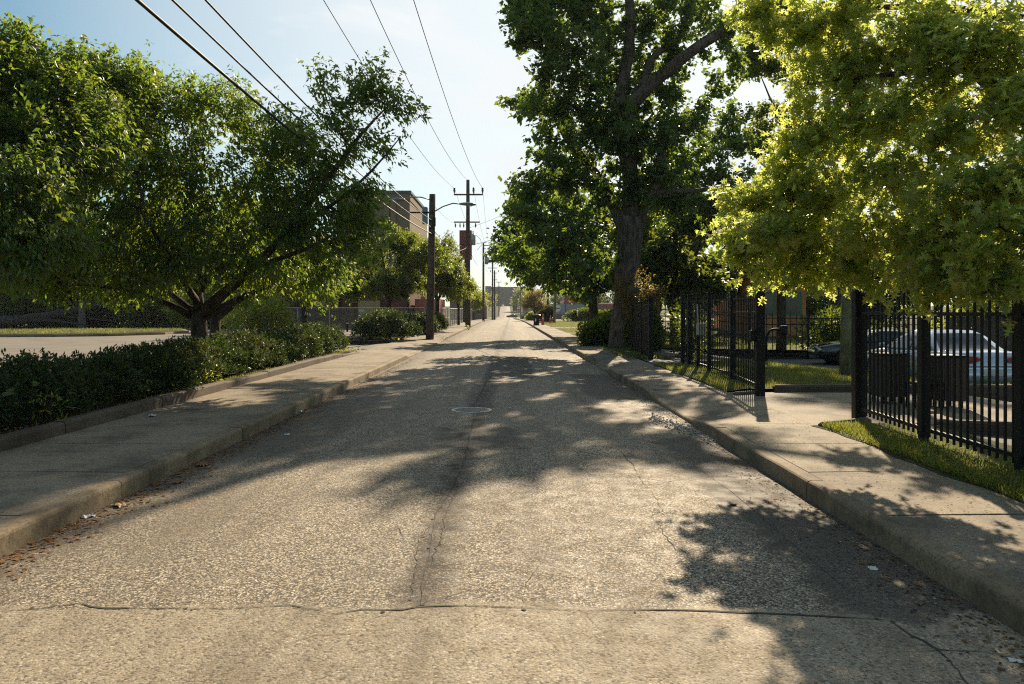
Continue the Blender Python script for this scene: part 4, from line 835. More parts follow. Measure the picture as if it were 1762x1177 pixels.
def grow_tree(name, label, cat, base, limbs, blobs, leaf, mat_bark, mat_leaf, nleaf, lsize, seed=0, group=None, bf=.35, spread=.11, droop=.25, sides=10, lump=.05, tip=.006, kids=None, tuft=1, leafr=.035, expo=2.3):
    """limbs: [(points, radii)] trunk first, in world space; blobs: crown volumes (centre, radii, number of twigs)"""
    r = np.random.default_rng(seed); root = thing(name, label, cat, tuple(base), 0, group); B = np.array(base, float)
    nodes, par, rad = [], [], []; tm = MB()
    for k, (pts, rr) in enumerate(limbs):
        P, R = resample([np.array(p, float) - B for p in pts], rr, .35)
        P = smoothpoly(P + np.concatenate([[np.zeros(3)], r.normal(0, .03, (len(P) - 2, 3)), [np.zeros(3)]]) if len(P) > 2 else P, 2)
        tm.path(P, R, sides if R[0] > .12 else 7, lump=lump if R[0] > .12 else lump * .6, seed=seed + k)
        st_ = len(nodes)
        for i, (p, q) in enumerate(zip(P, R)):
            if i == 0 and k: par.append(int(np.argmin(np.linalg.norm(np.array(nodes) - p, axis=1))))
            else: par.append(len(nodes) - 1)
            nodes.append(p); rad.append(q)
    ns = len(nodes); att = blob_pts(blobs, r) - B; m = len(att)
    allp = np.concatenate([np.array(nodes), att]); parent = np.array(par + [-1] * m); plen = np.zeros(ns + m)
    for i in range(1, ns): plen[i] = plen[parent[i]] + np.linalg.norm(allp[i] - allp[parent[i]]) * .3
    usable = np.array([q < (.75 * max(rad)) or len(limbs) == 1 for q in rad]) ; usable[0] = False
    ui = np.where(usable)[0] if usable.any() else np.arange(1, ns)
    D = np.linalg.norm(att[:, None] - allp[None, ui], axis=2); C = D + bf * plen[ui][None]; j = C.argmin(1); best = C[np.arange(m), j]; bp = ui[j]; todo = np.ones(m, bool); order = []
    for _ in range(m):
        i = int(np.where(todo, best, 1e9).argmin()); todo[i] = False; gi = ns + i; parent[gi] = bp[i]; plen[gi] = plen[bp[i]] + np.linalg.norm(allp[gi] - allp[bp[i]]); order.append(gi)
        d = np.linalg.norm(att - att[i], axis=1); c = d + bf * plen[gi]; u = todo & (c < best); best[u] = c[u]; bp[u] = gi
    ch = [[] for _ in range(ns + m)]
    for gi in order: ch[parent[gi]].append(gi)
    for _ in range(2):
        for gi in order:
            if ch[gi]: allp[gi] = .5 * allp[gi] + .25 * allp[parent[gi]] + .25 * np.mean([allp[c] for c in ch[gi]], 0)
    w = np.zeros(ns + m)
    for gi in order[::-1]: w[gi] = max(tip ** expo, w[gi]); w[parent[gi]] += w[gi] if parent[gi] >= ns else 0
    rr = w ** (1 / expo); E = np.array(order); p0, p1 = allp[parent[E]], allp[E]
    r1 = rr[E]; r0 = np.array([min(rr[parent[e]] if parent[e] >= ns else r1[k] * 1.25, r1[k] * 1.6) for k, e in enumerate(E)])
    # two segments per branch edge with a little sideways kink
    mid = (p0 + p1) / 2 + r.normal(0, .06, p0.shape) * np.linalg.norm(p1 - p0, axis=1)[:, None]
    a0 = np.concatenate([p0, mid]); a1 = np.concatenate([mid, p1]); q0 = np.concatenate([r0, (r0 + r1) / 2]); q1 = np.concatenate([(r0 + r1) / 2, r1])
    d = unit(a1 - a0); sd = unit(np.cross(d, np.where(np.abs(d[:, 2:3]) > .9, [[1., 0, 0]], [[0., 0, 1]]))); up = np.cross(d, sd); vv, ff, k0 = [], [], 0
    for ns_, sel in ((3, q0 < .015), (5, (q0 >= .015))):
        if not sel.any(): continue
        t = np.arange(ns_) * 2 * math.pi / ns_; ring = sd[sel][:, None] * np.cos(t)[None, :, None] + up[sel][:, None] * np.sin(t)[None, :, None]
        A_ = a0[sel][:, None] + ring * q0[sel][:, None, None]; B_ = a1[sel][:, None] + ring * q1[sel][:, None, None]; V = np.concatenate([A_, B_], 1); n = len(V)
        i_ = np.arange(ns_); f = np.stack([i_, (i_ + 1) % ns_, ns_ + (i_ + 1) % ns_, ns_ + i_], 1); ff.append((f[None] + (k0 + np.arange(n) * 2 * ns_)[:, None, None]).reshape(-1, 4)); vv.append(V.reshape(-1, 3)); k0 += n * 2 * ns_
    to = tm.build('trunk', mat_bark, root, smooth=True)
    if vv: mesh_np('branches', np.concatenate(vv), ff, mat_bark, root, smooth=True)
    # leaves along the thin twigs
    sel = np.where((r1 < leafr))[0]
    ln = np.linalg.norm(p1 - p0, axis=1)[sel] + .12 + .25 * np.array([len(ch[e]) == 0 for e in E[sel]]); pick = r.choice(sel, nleaf // tuft, p=ln / ln.sum()); t = r.random((len(pick), 1)) * 1.15
    Pp = p0[pick] + (p1[pick] - p0[pick]) * t; ed = unit(p1[pick] - p0[pick]); cen = att.mean(0)
    Pp = np.repeat(Pp + r.normal(0, spread, Pp.shape), tuft, 0); ed = np.repeat(ed, tuft, 0); Pp = Pp + r.normal(0, spread * .25, Pp.shape)
    A = .5 * ed + .55 * unit(Pp - cen) + r.normal(0, .55, Pp.shape) + np.array([0, 0, -droop])
    tn = r.random(len(Pp)) * .75 + .25 * np.repeat(r.random(len(pick)), tuft)
    leaves('crown', leaf, Pp, A, lsize, mat_leaf, root, seed + 1, tint=tn)
    return root

M_bk = bark('dark_bark', (.028, .022, .017), (.075, .058, .045)); M_bkbig = bark('ridged_bark', (.034, .026, .02), (.135, .105, .08), .8); M_bkg = bark('grey_brown_bark', (.09, .07, .05), (.19, .16, .12))
L_cherry = leafmat('cherry_leaf', [(.030, .062, .016), (.046, .086, .020), (.068, .085, .022)], [(.22, .40, .035), (.33, .47, .04), (.44, .40, .05)], .45, .42, .4)
L_cotton = leafmat('cottonwood_leaf', [(.030, .062, .022), (.042, .085, .026), (.055, .095, .03)], [(.18, .34, .035), (.31, .44, .045), (.44, .50, .06)], .38, .38, .45)
L_oak = leafmat('oak_leaf', [(.06, .095, .02), (.09, .125, .028), (.13, .14, .035)], [(.40, .55, .09), (.66, .72, .14), (.92, .88, .24)], .60, .4, .4)
L_wood = leafmat('woodland_leaf', [(.030, .055, .015), (.045, .08, .02), (.06, .09, .022)], [(.20, .30, .025), (.32, .40, .03), (.40, .44, .04)], .38, .5, .3)
L_light = leafmat('bright_leaf', [(.06, .10, .018), (.085, .13, .022), (.11, .14, .026)], [(.42, .52, .04), (.52, .56, .05), (.58, .56, .06)], .46, .45, .35)
L_mid = leafmat('street_tree_leaf', [(.040, .075, .018), (.06, .10, .022), (.085, .11, .025)], [(.26, .38, .03), (.38, .46, .04), (.46, .46, .05)], .42, .45, .35)
L_yew = leafmat('yew_needle', [(.016, .034, .012), (.034, .060, .016), (.06, .05, .018)], [(.08, .14, .02), (.16, .24, .03), (.2, .16, .04)], .22, .5, .3)
L_autumn = leafmat('autumn_leaf', [(.06, .08, .02), (.09, .075, .022), (.15, .06, .025)], [(.36, .40, .05), (.42, .32, .05), (.45, .18, .06)], .42, .5, .3)

# the big cottonwood beside the pavement
def PX(px, py, Y): return tuple(W(px, py, Y))
Yb = 31.0
def bl(px, py, r, n, Y=Yb, dy=1.0): c = W(px, py, Y); q = r / F * Y; return (c, (q, q * dy, q), n)
base = W(1075, 601, 30.8); base[2] = .1
tp = lambda l: [PX(a, b_, Y) for a, b_, Y in l]
def back(px, py, Y):
    for _ in range(14):
        w = W(px, py, Y); k = w[2] / math.tan(SUN_EL); lx, ly = w[0] - k * math.sin(SUN_AZ), w[1] - k * math.cos(SUN_AZ)
        if 3.3 < lx < 10 and 12.6 < ly < 21.5: Y += .6
        else: break
    return Y
limbs = [
 ([(4.62, 30.8, -.2), (4.62, 30.8, .3), (4.63, 30.8, 1.0), (4.70, 30.8, 2.2), (4.74, 30.8, 3.6), (4.80, 30.8, 4.8), (4.86, 30.8, 5.5)], [.82, .66, .56, .50, .47, .50, .50]),
 (tp([(1076, 392, 30.9), (1055, 350, 31.1), (1027, 302, 31.4), (1003, 273, 31.5), (974, 240, 31.8), (945, 190, 32.4)]), [.34, .26, .22, .19, .14, .05]),
 (tp([(1085, 382, 30.9), (1086, 340, 30.9), (1085, 285, 30.8), (1066, 228, 30.6), (1060, 200, 30.4), (1093, 172, 30.2), (1125, 139, 30), (1166, 106, 29.6), (1215, 69, 29.2), (1285, 37, 28.7), (1340, 12, 28.2)]), [.40, .34, .32, .30, .28, .27, .25, .22, .20, .16, .06]),
 (tp([(1060, 200, 30.4), (1070, 150, 30.8), (1082, 90, 31.2), (1085, 41, 31.4), (1083, -10, 31.6), (1078, -60, 31.8)]), [.25, .24, .23, .21, .17, .06]),
 (tp([(1100, 385, 30.9), (1112, 335, 30.6), (1160, 326, 30.2), (1195, 331, 29.8), (1248, 322, 29.4), (1305, 320, 29)]), [.26, .13, .10, .09, .07, .03]),
 (tp([(1112, 345, 30.6), (1135, 308, 30.2), (1142, 269, 30), (1132, 245, 30), (1143, 212, 29.9)]), [.2, .19, .18, .15, .16]),
 (tp([(1100, 165, 30.2), (1121, 96, 30.6), (1178, 61, 31), (1183, 20, 31.4), (1190, -20, 31.8)]), [.16, .14, .12, .09, .05]),
 (tp([(1062, 215, 30.4), (1030, 200, 30.2), (990, 190, 30), (945, 150, 29.8)]), [.16, .13, .09, .04])]
cot = [(930, 50, 65, 34), (985, 90, 70, 38), (1000, 30, 60, 28), (950, 170, 62, 34), (895, 172, 28, 12), (1005, 185, 68, 36), (1050, 130, 42, 18), (935, 275, 55, 28), (985, 320, 60, 32), (905, 350, 42, 20), (1020, 260, 55, 26), (930, 400, 55, 26),
       (990, 405, 55, 26), (895, 440, 42, 18), (950, 460, 45, 20), (1010, 460, 40, 16), (1105, 40, 36, 15), (1150, 25, 45, 18), (1210, 30, 45, 18), (1250, 70, 40, 14), (1110, 115, 45, 20), (1155, 160, 40, 16), (1190, 215, 42, 20), (1235, 235, 38, 16), (1160, 280, 48, 22),
       (1215, 290, 42, 20), (1255, 300, 34, 12), (1272, 345, 32, 10), (1230, 365, 30, 10), (1150, 220, 32, 12), (1075, 250, 40, 14), (1120, 300, 40, 14), (1090, 330, 34, 10), (1180, 350, 32, 9), (1270, 190, 30, 10), (1280, 250, 30, 10), (1250, 130, 36, 12), (1125, 200, 45, 20), (1110, 260, 45, 20), (1180, 320, 40, 14), (1050, 200, 45, 18), (1060, 235, 40, 18), (1100, 60, 40, 16), (1150, 110, 34, 12), (1085, 175, 36, 16), (1140, 330, 40, 14), (1040, 330, 45, 18), (960, -40, 70, 26), (1040, 60, 30, 8)]
grow_tree('cottonwood_tree', 'tall ridged-bark tree spreading over the pavement on the right', 'tree', base, limbs, [bl(a, b_, c, n, back(a, b_, Yb + random.uniform(-1.8, 1.8)), 1.4) for a, b_, c, n in cot] + [((x, y, z), (q, q, q * .8), 26) for x, y, z, q in ((.8, 31, 14.0, 1.5), (2.2, 31, 15.2, 1.5), (3.0, 31.6, 16.6, 1.4), (1.4, 32, 16.4, 1.3), (2.5, 30.4, 13.8, 1.4), (.9, 30.2, 12.8, 1.0), (.6, 32, 15.4, 1.0))], 'heart', M_bkbig, L_cotton, 76000, .15, 11, spread=.16, droop=.35, sides=22, lump=.09, tip=.009, tuft=2, leafr=.06)  # top lobes, mostly out of view, are added to shade the left pavement
# the dense tree behind it, hanging low to the left
blobs = [bl(a, b_, c, n, Y, 1.3) for a, b_, c, n, Y in ((890, 330, 26, 16, 47), (915, 360, 40, 26, 47), (960, 350, 45, 26, 48), (1010, 360, 50, 26, 48), (885, 400, 36, 24, 46), (870, 435, 26, 16, 46), (925, 420, 48, 30, 47), (980, 430, 50, 30, 47), (1030, 430, 45, 24, 47), (905, 465, 34, 20, 46), (955, 480, 36, 20, 46.5), (1005, 485, 36, 20, 47), (1045, 480, 30, 14, 47), (1110, 380, 60, 26, 49), (1090, 440, 50, 20, 49))]
grow_tree('shade_tree', 'dense dark tree hanging low over the street behind the big trunk', 'tree', (5.3, 47.5, .05), [([(5.3, 47.5, -.2), (5.2, 47.5, 1.5), (5.0, 47.4, 3.5), (4.6, 47.3, 6)], [.36, .28, .24, .14]), ([(5.1, 47.4, 3), (3.5, 47, 4.5), (1.8, 46.6, 5.4)], [.16, .12, .05])], blobs, 'heart', M_bk, L_cotton, 26000, .19, 12, spread=.2, droop=.35, tip=.01, leafr=.07)

# flowering-cherry type trees in the left bed: wide, low and many-stemmed
def cherry(label, base, limbs, blobs, n, ls, seed): return grow_tree('cherry_tree', label, 'tree', base, limbs, blobs, 'cherry', M_bk, L_cherry, n, ls, seed, 'low spreading trees of the left-hand beds', spread=.15, droop=.6, tip=.007, tuft=5, bf=.3)
B1 = W(342, 600, 16.2); B1[2] = .2; x0, y0 = B1[0], 16.2
q = lambda px, py, Y: PX(px, py, Y)
L1 = [([(x0, y0, 0), (x0 + .02, y0, .45), (x0 + .03, y0, .95), (x0 - .01, y0, 1.45), (x0 - .02, y0, 1.75)], [.23, .19, .17, .17, .15]),
      ([q(336, 540, 16.2), q(300, 505, 16.3), q(245, 480, 16.4), q(150, 440, 16.6), q(70, 380, 16.8)], [.085, .065, .05, .035, .02]), ([q(330, 545, 16.2), q(290, 520, 15.6), q(200, 490, 14.8), q(90, 485, 14), q(10, 480, 13.4)], [.085, .06, .045, .03, .012]),
      ([q(342, 540, 16.2), q(340, 480, 16.3), q(330, 400, 16.5), q(300, 300, 16.6), q(280, 210, 16.6)], [.12, .10, .08, .05, .02]), ([q(346, 540, 16.2), q(390, 500, 16), q(440, 460, 15.8), q(500, 395, 15.6), q(560, 310, 15.4), q(620, 230, 15.3), q(670, 180, 15.2)], [.13, .11, .095, .075, .055, .035, .012]),
      ([q(350, 545, 16.2), q(420, 510, 16.6), q(500, 470, 17), q(590, 430, 17.2), q(640, 390, 17.3)], [.10, .08, .06, .035, .015]), ([q(344, 500, 16.3), q(380, 420, 16.9), q(430, 320, 17.4), q(470, 220, 17.6)], [.09, .07, .05, .02]), ([q(440, 460, 15.8), q(520, 430, 15), q(580, 400, 14.6)], [.06, .04, .015]),
      ([q(340, 520, 16.2), q(300, 450, 15), q(240, 360, 14.2)], [.08, .06, .02]), ([q(500, 395, 15.6), q(570, 360, 15.2), q(640, 300, 14.9), q(690, 235, 14.8)], [.05, .04, .025, .01])]
b1 = [(300, 200, 75, 40, 16.4), (200, 190, 75, 36, 16), (120, 230, 85, 40, 15.6), (390, 200, 70, 38, 16.6), (460, 225, 60, 30, 16.6), (520, 240, 50, 24, 16.2), (230, 290, 90, 44, 15.4), (340, 290, 85, 44, 15.6), (440, 310, 75, 38, 16), (60, 300, 80, 34, 14.8), (130, 370, 90, 40, 14.4), (250, 390, 85, 38, 14.8), (360, 390, 70, 32, 15.4),
      (470, 390, 62, 30, 15.4), (40, 420, 70, 30, 14), (160, 450, 65, 26, 14), (280, 460, 45, 16, 14.6), (560, 330, 50, 24, 15.4), (545, 400, 55, 26, 15.2), (600, 370, 48, 22, 15.4), (640, 330, 34, 13, 15.2), (600, 430, 36, 16, 15.6), (640, 385, 30, 10, 15.4), (500, 460, 45, 18, 16), (430, 470, 40, 14, 16.2), (575, 200, 34, 14, 15.3), (630, 160, 30, 13, 15.2), (655, 130, 22, 8, 15.2), (690, 185, 26, 9, 15), (600, 250, 38, 14, 15.3), (660, 240, 22, 6, 15), (620, 130, 18, 5, 15.4), (560, 140, 24, 6, 15.4), (560, 470, 40, 14, 16), (180, 165, 60, 40, 15.4), (215, 235, 70, 40, 15), (150, 130, 40, 16, 15), (130, 120, 34, 16, 14), (185, 120, 36, 20, 14.5), (240, 135, 36, 18, 15), (150, 190, 60, 36, 13.5), (110, 160, 50, 26, 13), (250, 150, 60, 22, 16.6), (340, 165, 55, 20, 16.8), (70, 230, 70, 26, 15), (180, 330, 90, 30, 16.6), (300, 340, 90, 30, 17.2), (420, 370, 80, 28, 17.4), (120, 300, 90, 30, 16.4), (60, 470, 55, 18, 13.6), (110, 490, 40, 12, 14.4), (220, 480, 45, 14, 14.8), (330, 450, 50, 16, 14.8), (400, 450, 50, 16, 15), (500, 340, 60, 22, 16.2), (540, 290, 40, 16, 15.6), (200, 400, 80, 24, 17.4), (60, 380, 90, 26, 16.4), (480, 270, 60, 22, 16.8), (180, 140, 40, 12, 16)]
cherry('wide low cherry tree rising from the clipped hedge', B1, L1, [(W(a, b_, Y), (c / F * Y * 1.12, c / F * Y * 1.2, c / F * Y * .8), n) for a, b_, c, n, Y in b1], 84000, .112, 21)
B2 = (-10.2, 11.8, .2)
L2 = [([(-10.2, 11.8, 0), (-10.2, 11.8, .8), (-10.15, 11.8, 1.5)], [.22, .18, .18]), ([(-10.15, 11.8, 1.5), (-9.6, 12.0, 2.6), (-8.7, 12.2, 3.8), (-8.0, 12.4, 4.8)], [.13, .1, .06, .02]), ([(-10.15, 11.8, 1.5), (-10.3, 12.4, 3), (-10.2, 12.8, 4.8)], [.12, .09, .03]), ([(-10.15, 11.8, 1.5), (-9.2, 11.6, 2.4), (-8.0, 11.4, 3.0)], [.11, .08, .02]), ([(-10.15, 11.8, 1.5), (-11.2, 11.4, 3), (-12.0, 11.2, 4.4)], [.1, .08, .03])]
b2 = [(W(a, b_, Y), (c / F * Y * 1.1, c / F * Y * 1.3, c / F * Y * .7), n) for a, b_, c, n, Y in ((10, 105, 55, 30, 13), (70, 130, 50, 26, 13), (-50, 120, 80, 30, 12.5), (20, 200, 90, 36, 12), (110, 190, 60, 26, 13), (120, 280, 80, 30, 12.6), (40, 330, 100, 36, 11.5), (-60, 280, 110, 30, 11.5), (-60, 400, 100, 24, 11), (90, 400, 70, 22, 11.5), (40, 62, 24, 8, 13), (120, 95, 20, 6, 13.4), (30, 440, 60, 14, 11), (-150, 200, 120, 24, 11.5), (170, 240, 50, 16, 13))]
cherry('cherry tree overhanging from the left edge, its twigs the topmost of the low trees', B2, L2, b2, 42000, .105, 22)
B3 = W(370, 590, 23.5); B3[2] = .2; x3 = B3[0]
L3 = [([(x3, 23.5, 0), (x3, 23.5, .9), (x3 + .02, 23.5, 1.5)], [.19, .16, .15]), ([(x3, 23.5, 1.4), (x3 - 1, 23.6, 2.6), (x3 - 2, 24, 3.8)], [.1, .07, .03]), ([(x3, 23.5, 1.4), (x3 + .2, 23.5, 3), (x3 + .4, 23.6, 4.6)], [.11, .07, .03]), ([(x3, 23.5, 1.4), (x3 + 1.3, 23.4, 2.4), (x3 + 2.6, 23, 3.4)], [.1, .07, .03])]
b3 = [((x3 + dx, 23.5 + dy, z), (1.3, 1.3, 1.0), 24) for dx, dy, z in ((0, 0, 4.6), (-1.6, .3, 4.2), (1.6, -.3, 4.2), (-2.8, 0, 3.4), (2.8, 0, 3.3), (0, 1.5, 3.6), (.5, -1.6, 3.4), (-1.2, -1.2, 3.0), (1.6, -1, 2.8), (3.3, .4, 2.6), (-3.2, .6, 2.8))]
cherry('smaller cherry tree, its trunk just right of the wide low one', B3, L3, b3, 40000, .13, 23)
# small trees farther along
def small_tree(label, base, h, rad, seed, n=14000, ls=.16, mat=None, trunk=.13, low=.33, name='street_tree', group=None, kind='cherry', tw=22, bk=None):
    r = random.Random(seed); x, y, z = base; f = h * low
    limbs = [([(x, y, z - .2), (x + r.uniform(-.05, .05), y, z + f * .5), (x + r.uniform(-.1, .1), y, z + f)], [trunk * 1.25, trunk, trunk])]
    for k in range(5): a = k * 1.257 + r.random(); limbs.append(([(x, y, z + f * r.uniform(.8, 1)), (x + rad * .35 * math.cos(a), y + rad * .35 * math.sin(a), z + f + (h - f) * .4), (x + rad * .6 * math.cos(a), y + rad * .6 * math.sin(a), z + f + (h - f) * r.uniform(.55, .75))], [trunk * .6, trunk * .4, trunk * .12]))
    bb = [((x, y, z + h - rad * .3), (rad * .45, rad * .45, rad * .3), tw)]
    for k in range(11):
        a = k * 2.4 + r.random() * .5; t = r.uniform(.35, .95); zz = z + f + (h - f) * (r.uniform(.15, .8) * (1.15 - .4 * t)); q_ = rad * r.uniform(.26, .42)
        bb.append(((x + rad * .75 * t * math.cos(a), y + rad * .75 * t * math.sin(a), min(zz, z + h - q_)), (q_, q_, q_ * .8), tw))
    return grow_tree(name, label, 'tree', base, limbs, bb, kind, bk or M_bk, mat or L_cherry, n, ls, seed, group, spread=ls * .9, droop=.35, tip=.008, leafr=.06, tuft=2)
small_tree('green tree on the car park island, left of the plywood board', (-14.2, 52, .15), 7.4, 4.3, 31, 34000, .2, L_mid, .17)
small_tree('broad tree in front of the tan building block, left of the lamp pole', (-7.9, 49, .2), 7.2, 4.1, 32, 42000, .18, L_mid, .15)
small_tree('small open tree behind the lamp pole, right of the broad one', (-5.6, 57, .2), 7.4, 3.5, 33, 32000, .18, L_mid, .15)
small_tree('small tree between tall transformer pole and chain-link fence', (-5.6, 80, .1), 6.8, 2.4, 34, 8000, .2, L_light, .13)
small_tree('young light green tree near the far end of the chain-link fence', (-6.6, 133, -.1), 6.0, 2.6, 35, 6000, .28, L_light, .13)
small_tree('green tree at the left of the distant poles', (-9.5, 225, zr(225)), 8.5, 5, 36, 5000, .5, L_light, .2)
small_tree('rounded green tree before the far brick block', (7, 430, zr(430)), 14, 8, 37, 5000, .9, L_light, .35); small_tree('bright tree beside the hilltop junction', (9.5, 380, zr(380)), 11, 6, 38, 4000, .8, L_light, .3)
small_tree('autumn-coloured orange and green tree at the right kerb', (3.9, 124, .05), 5.6, 2.9, 39, 9000, .22, L_autumn, .14, .2)
small_tree('slim-trunked tree standing on the grass island of the car park', (-37.5, 66, .2), 7, 3.2, 40, 9000, .2, L_cherry, .28, .42, bk=M_bkg)
# woods behind the car park
GW = 'trees of the woods behind the car park'
woods = []
for k in range(3):
    t_ = small_tree(('round-crowned woodland tree behind the island', 'woodland tree with a broad crown behind the fallen trunk', 'tall woodland tree at the right end of the woods')[k], ((-34, -46, -24)[k], (75, 76, 79)[k], 0), (9, 11, 10)[k], (5, 6, 5.2)[k], 50 + k, 26000, .42, L_wood, .3, .12, 'woodland_tree', GW, 'plain', 26); woods.append(t_)
for k, (x, y, s_, src, lab) in enumerate(((-53, 76, 1.1, 0, 'leftmost tree of the woods'), (-40, 81, 1.25, 2, 'woodland tree standing back between the round crowns'), (-28, 84, 1.0, 1, 'woodland tree standing far back behind the bright shrubs'), (-51, 67, .9, 2, 'woodland tree over the left end of the fallen trunk'), (-60, 84, 1.2, 1, 'woodland tree at the left edge of the woods'))):
    dup(woods[src], (x, y, 0), k * 1.9 + .7, lab, s_)
def bush(name, label, loc, rad, mat, n, ls, kind='plain', seed=0, group=None, stems=True, fill=.55):
    r = np.random.default_rng(seed); rad = np.array(rad, float); root = thing(name, label, 'shrub', loc, 0, group)
    K = 12; cs = unit(r.normal(0, 1, (K, 3))) * rad * .55; cs[:, 2] = (r.random(K) * 1.05 - .75) * rad[2]; idx = r.integers(0, K, n); d = unit(r.normal(0, 1, (n, 3))); P = cs[idx] + d * rad * fill * (r.random((n, 1)) ** .33); P[:, 2] += rad[2]; P[:, 2] = np.where(P[:, 2] < .03, .03 + r.random(n) * .2, P[:, 2])
    A = d + np.array([0, 0, .35]) + r.normal(0, .4, (n, 3))
    leaves('foliage', kind, P, A, ls, mat, root, seed)
    mb = MB()
    for k in range(5): a = k * 1.3; mb.path([(.06 * math.cos(a), .06 * math.sin(a), -.05), (rad[0] * .3 * math.cos(a), rad[1] * .3 * math.sin(a), rad[2] * .7), (rad[0] * .5 * math.cos(a), rad[1] * .5 * math.sin(a), rad[2] * 1.2)], [.03, .02, .008], 5)
    mb.build('stems', M_bk, root); return root
GB = 'shrubs at the edge of the woods'
for k, (x, y, rx, rz, mt, lab) in enumerate(((-15.8, 47, 2.4, 1.5, L_light, 'bright yellow-green shrub glowing between cherry trunk and car park'), (-18.3, 52, 2.5, 1.8, L_light, 'sunlit light green shrub left of the brightest one'), (-24, 70, 3.4, 2.4, L_mid, 'dark shrub mass at the right corner of the woods'), (-28, 69, 4, 2.7, L_light, 'leafy bush well right of the slim island trunk'), (-33, 70, 4.2, 3.0, L_mid, 'dark bush just right of the slim island trunk'), (-38.5, 71, 4.2, 3.2, L_light, 'leafy bush behind the slim island trunk'), (-43, 69.5, 4.5, 3.0, L_mid, 'dark bush above the fallen trunk'), (-48.5, 69, 4.5, 3.4, L_light, 'leftmost leafy bush at the edge of the woods'))):
    bush('shrub', lab, (x, y, .05), (rx, rx * .8, rz), mt, 4500 if k < 2 else 9000, .18 if k < 2 else .32, 'plain', 60 + k, GB)
# the clipped yew hedge and shrubs of the left beds
def yew(name, label, cx_y, loc, n, size, seed, cat='hedge', hh=.95, rx=.68, stems=True, group=None):
    """cx_y: list of (x, y, r) clump centres relative to loc"""
    r = np.random.default_rng(seed); root = thing(name, label, cat, loc, 0, group); P, A, T = [], [], []
    for (x, y, q, h_) in cx_y:
        m = int(n * q * q / sum(c[2] ** 2 for c in cx_y)); d = unit(r.normal(0, 1, (m, 3))); d[:, 2] = np.abs(d[:, 2]) * 1.0 - .25; d = unit(d)
        lum = 1 + .10 * np.sin(d[:, 0] * 7 + x * 3) * np.cos(d[:, 1] * 6 + y) + .08 * np.sin(d[:, 2] * 11 + d[:, 0] * 5 + y * 2) + .05 * r.normal(0, 1, m)
        p = np.stack([x + d[:, 0] * q * lum * 1.0, y + d[:, 1] * q * 1.08 * lum, h_ * .30 + d[:, 2] * h_ * .68 * lum], 1) * 1.0; dep = r.random(m) ** 2 * .35; p = p * (1 - dep[:, None]) + np.array([x, y, h_ * .35]) * dep[:, None]
        P.append(p); A.append(d * .8 + np.array([0, 0, .45]) + r.normal(0, .38, (m, 3))); T.append(np.clip(.35 + .2 * np.sin(x * 2 + y * 1.7) + r.normal(0, .16, m) + .12 * (d[:, 2] > .3), 0, .95))
    P, A, T = np.concatenate(P), unit(np.concatenate(A)), np.concatenate(T); ok = P[:, 2] > .02; P, A, T = P[ok], A[ok], T[ok]
    tf = 12; n_ = len(P); A2 = np.repeat(A, tf, 0); off = r.random((n_ * tf, 1)) * size * 1.5
    P = np.repeat(P, tf, 0) + A2 * off + r.normal(0, size * .22, (n_ * tf, 3)); A = A2 + r.normal(0, .75, (n_ * tf, 3)); T = np.clip(np.repeat(T, tf) + r.normal(0, .1, n_ * tf), 0, 1)
    leaves('foliage', 'needle', P, A, size, L_yew, root, seed, tint=T, upj=.9)
    mb = MB()
    for (x, y, q, h_) in cx_y:
        for k in range(6): a = k * 1.05 + x * 3; mb.path([(x + .05 * math.cos(a), y + .05 * math.sin(a), -.06), (x + q * .35 * math.cos(a), y + q * .35 * math.sin(a), h_ * .4), (x + q * .7 * math.cos(a), y + q * .7 * math.sin(a), h_ * .75)], [.03, .018, .006], 5)
    mb.build('stems', M_bk, root); return root
r_ = random.Random(4); hc = []; y = 6.6
while y < 25.0:
    hc.append((r_.uniform(-.1, .1), y - 14, r_.uniform(.60, .74), r_.uniform(.60, .80) + .013 * (y - 7))); y += r_.uniform(.75, 1.0)
hc += [(-.25, yy - 14, .55, .62) for yy in (7.5, 10.4, 13.3, 17.1, 20.5)]
yew('hedge', 'long low clipped yew hedge beside the left pavement', hc, (-6.62, 14, .22), 17000, .062, 70)
yew('yew_shrub', 'clipped shrub at the far end of the long hedge', [(0, 0, .75, 1.0), (.2, .9, .6, .9), (-.5, .3, .6, .85)], (-6.75, 26.2, .22), 1800, .07, 71, 'shrub')
yew('yew_shrub', 'large rounded shrub left of the lamp pole', [(0, 0, 1.2, 1.5), (-.9, .6, .9, 1.3), (.6, 1.2, .9, 1.3), (-.2, 1.6, .9, 1.4)], (-5.95 - .4, 38.6, .2), 3600, .085, 72, 'shrub')
yew('yew_shrub', 'clipped shrub directly right of the lamp pole', [(0, 0, .85, 1.25), (.1, 1.1, .8, 1.2)], (-5.75, 48.6, .2), 1700, .10, 73, 'shrub')
yew('yew_shrub', 'last clipped shrub of the bed before the transformer pole', [(0, 0, .9, 1.2), (0, 1.4, .85, 1.2)], (-5.7, 54.5, .2), 1500, .11, 74, 'shrub')
yew('yew_shrub', 'low ragged shrub behind the lamp pole', [(0, 0, .9, 1.1)], (-6.6, 44.5, .2), 700, .11, 75, 'shrub')
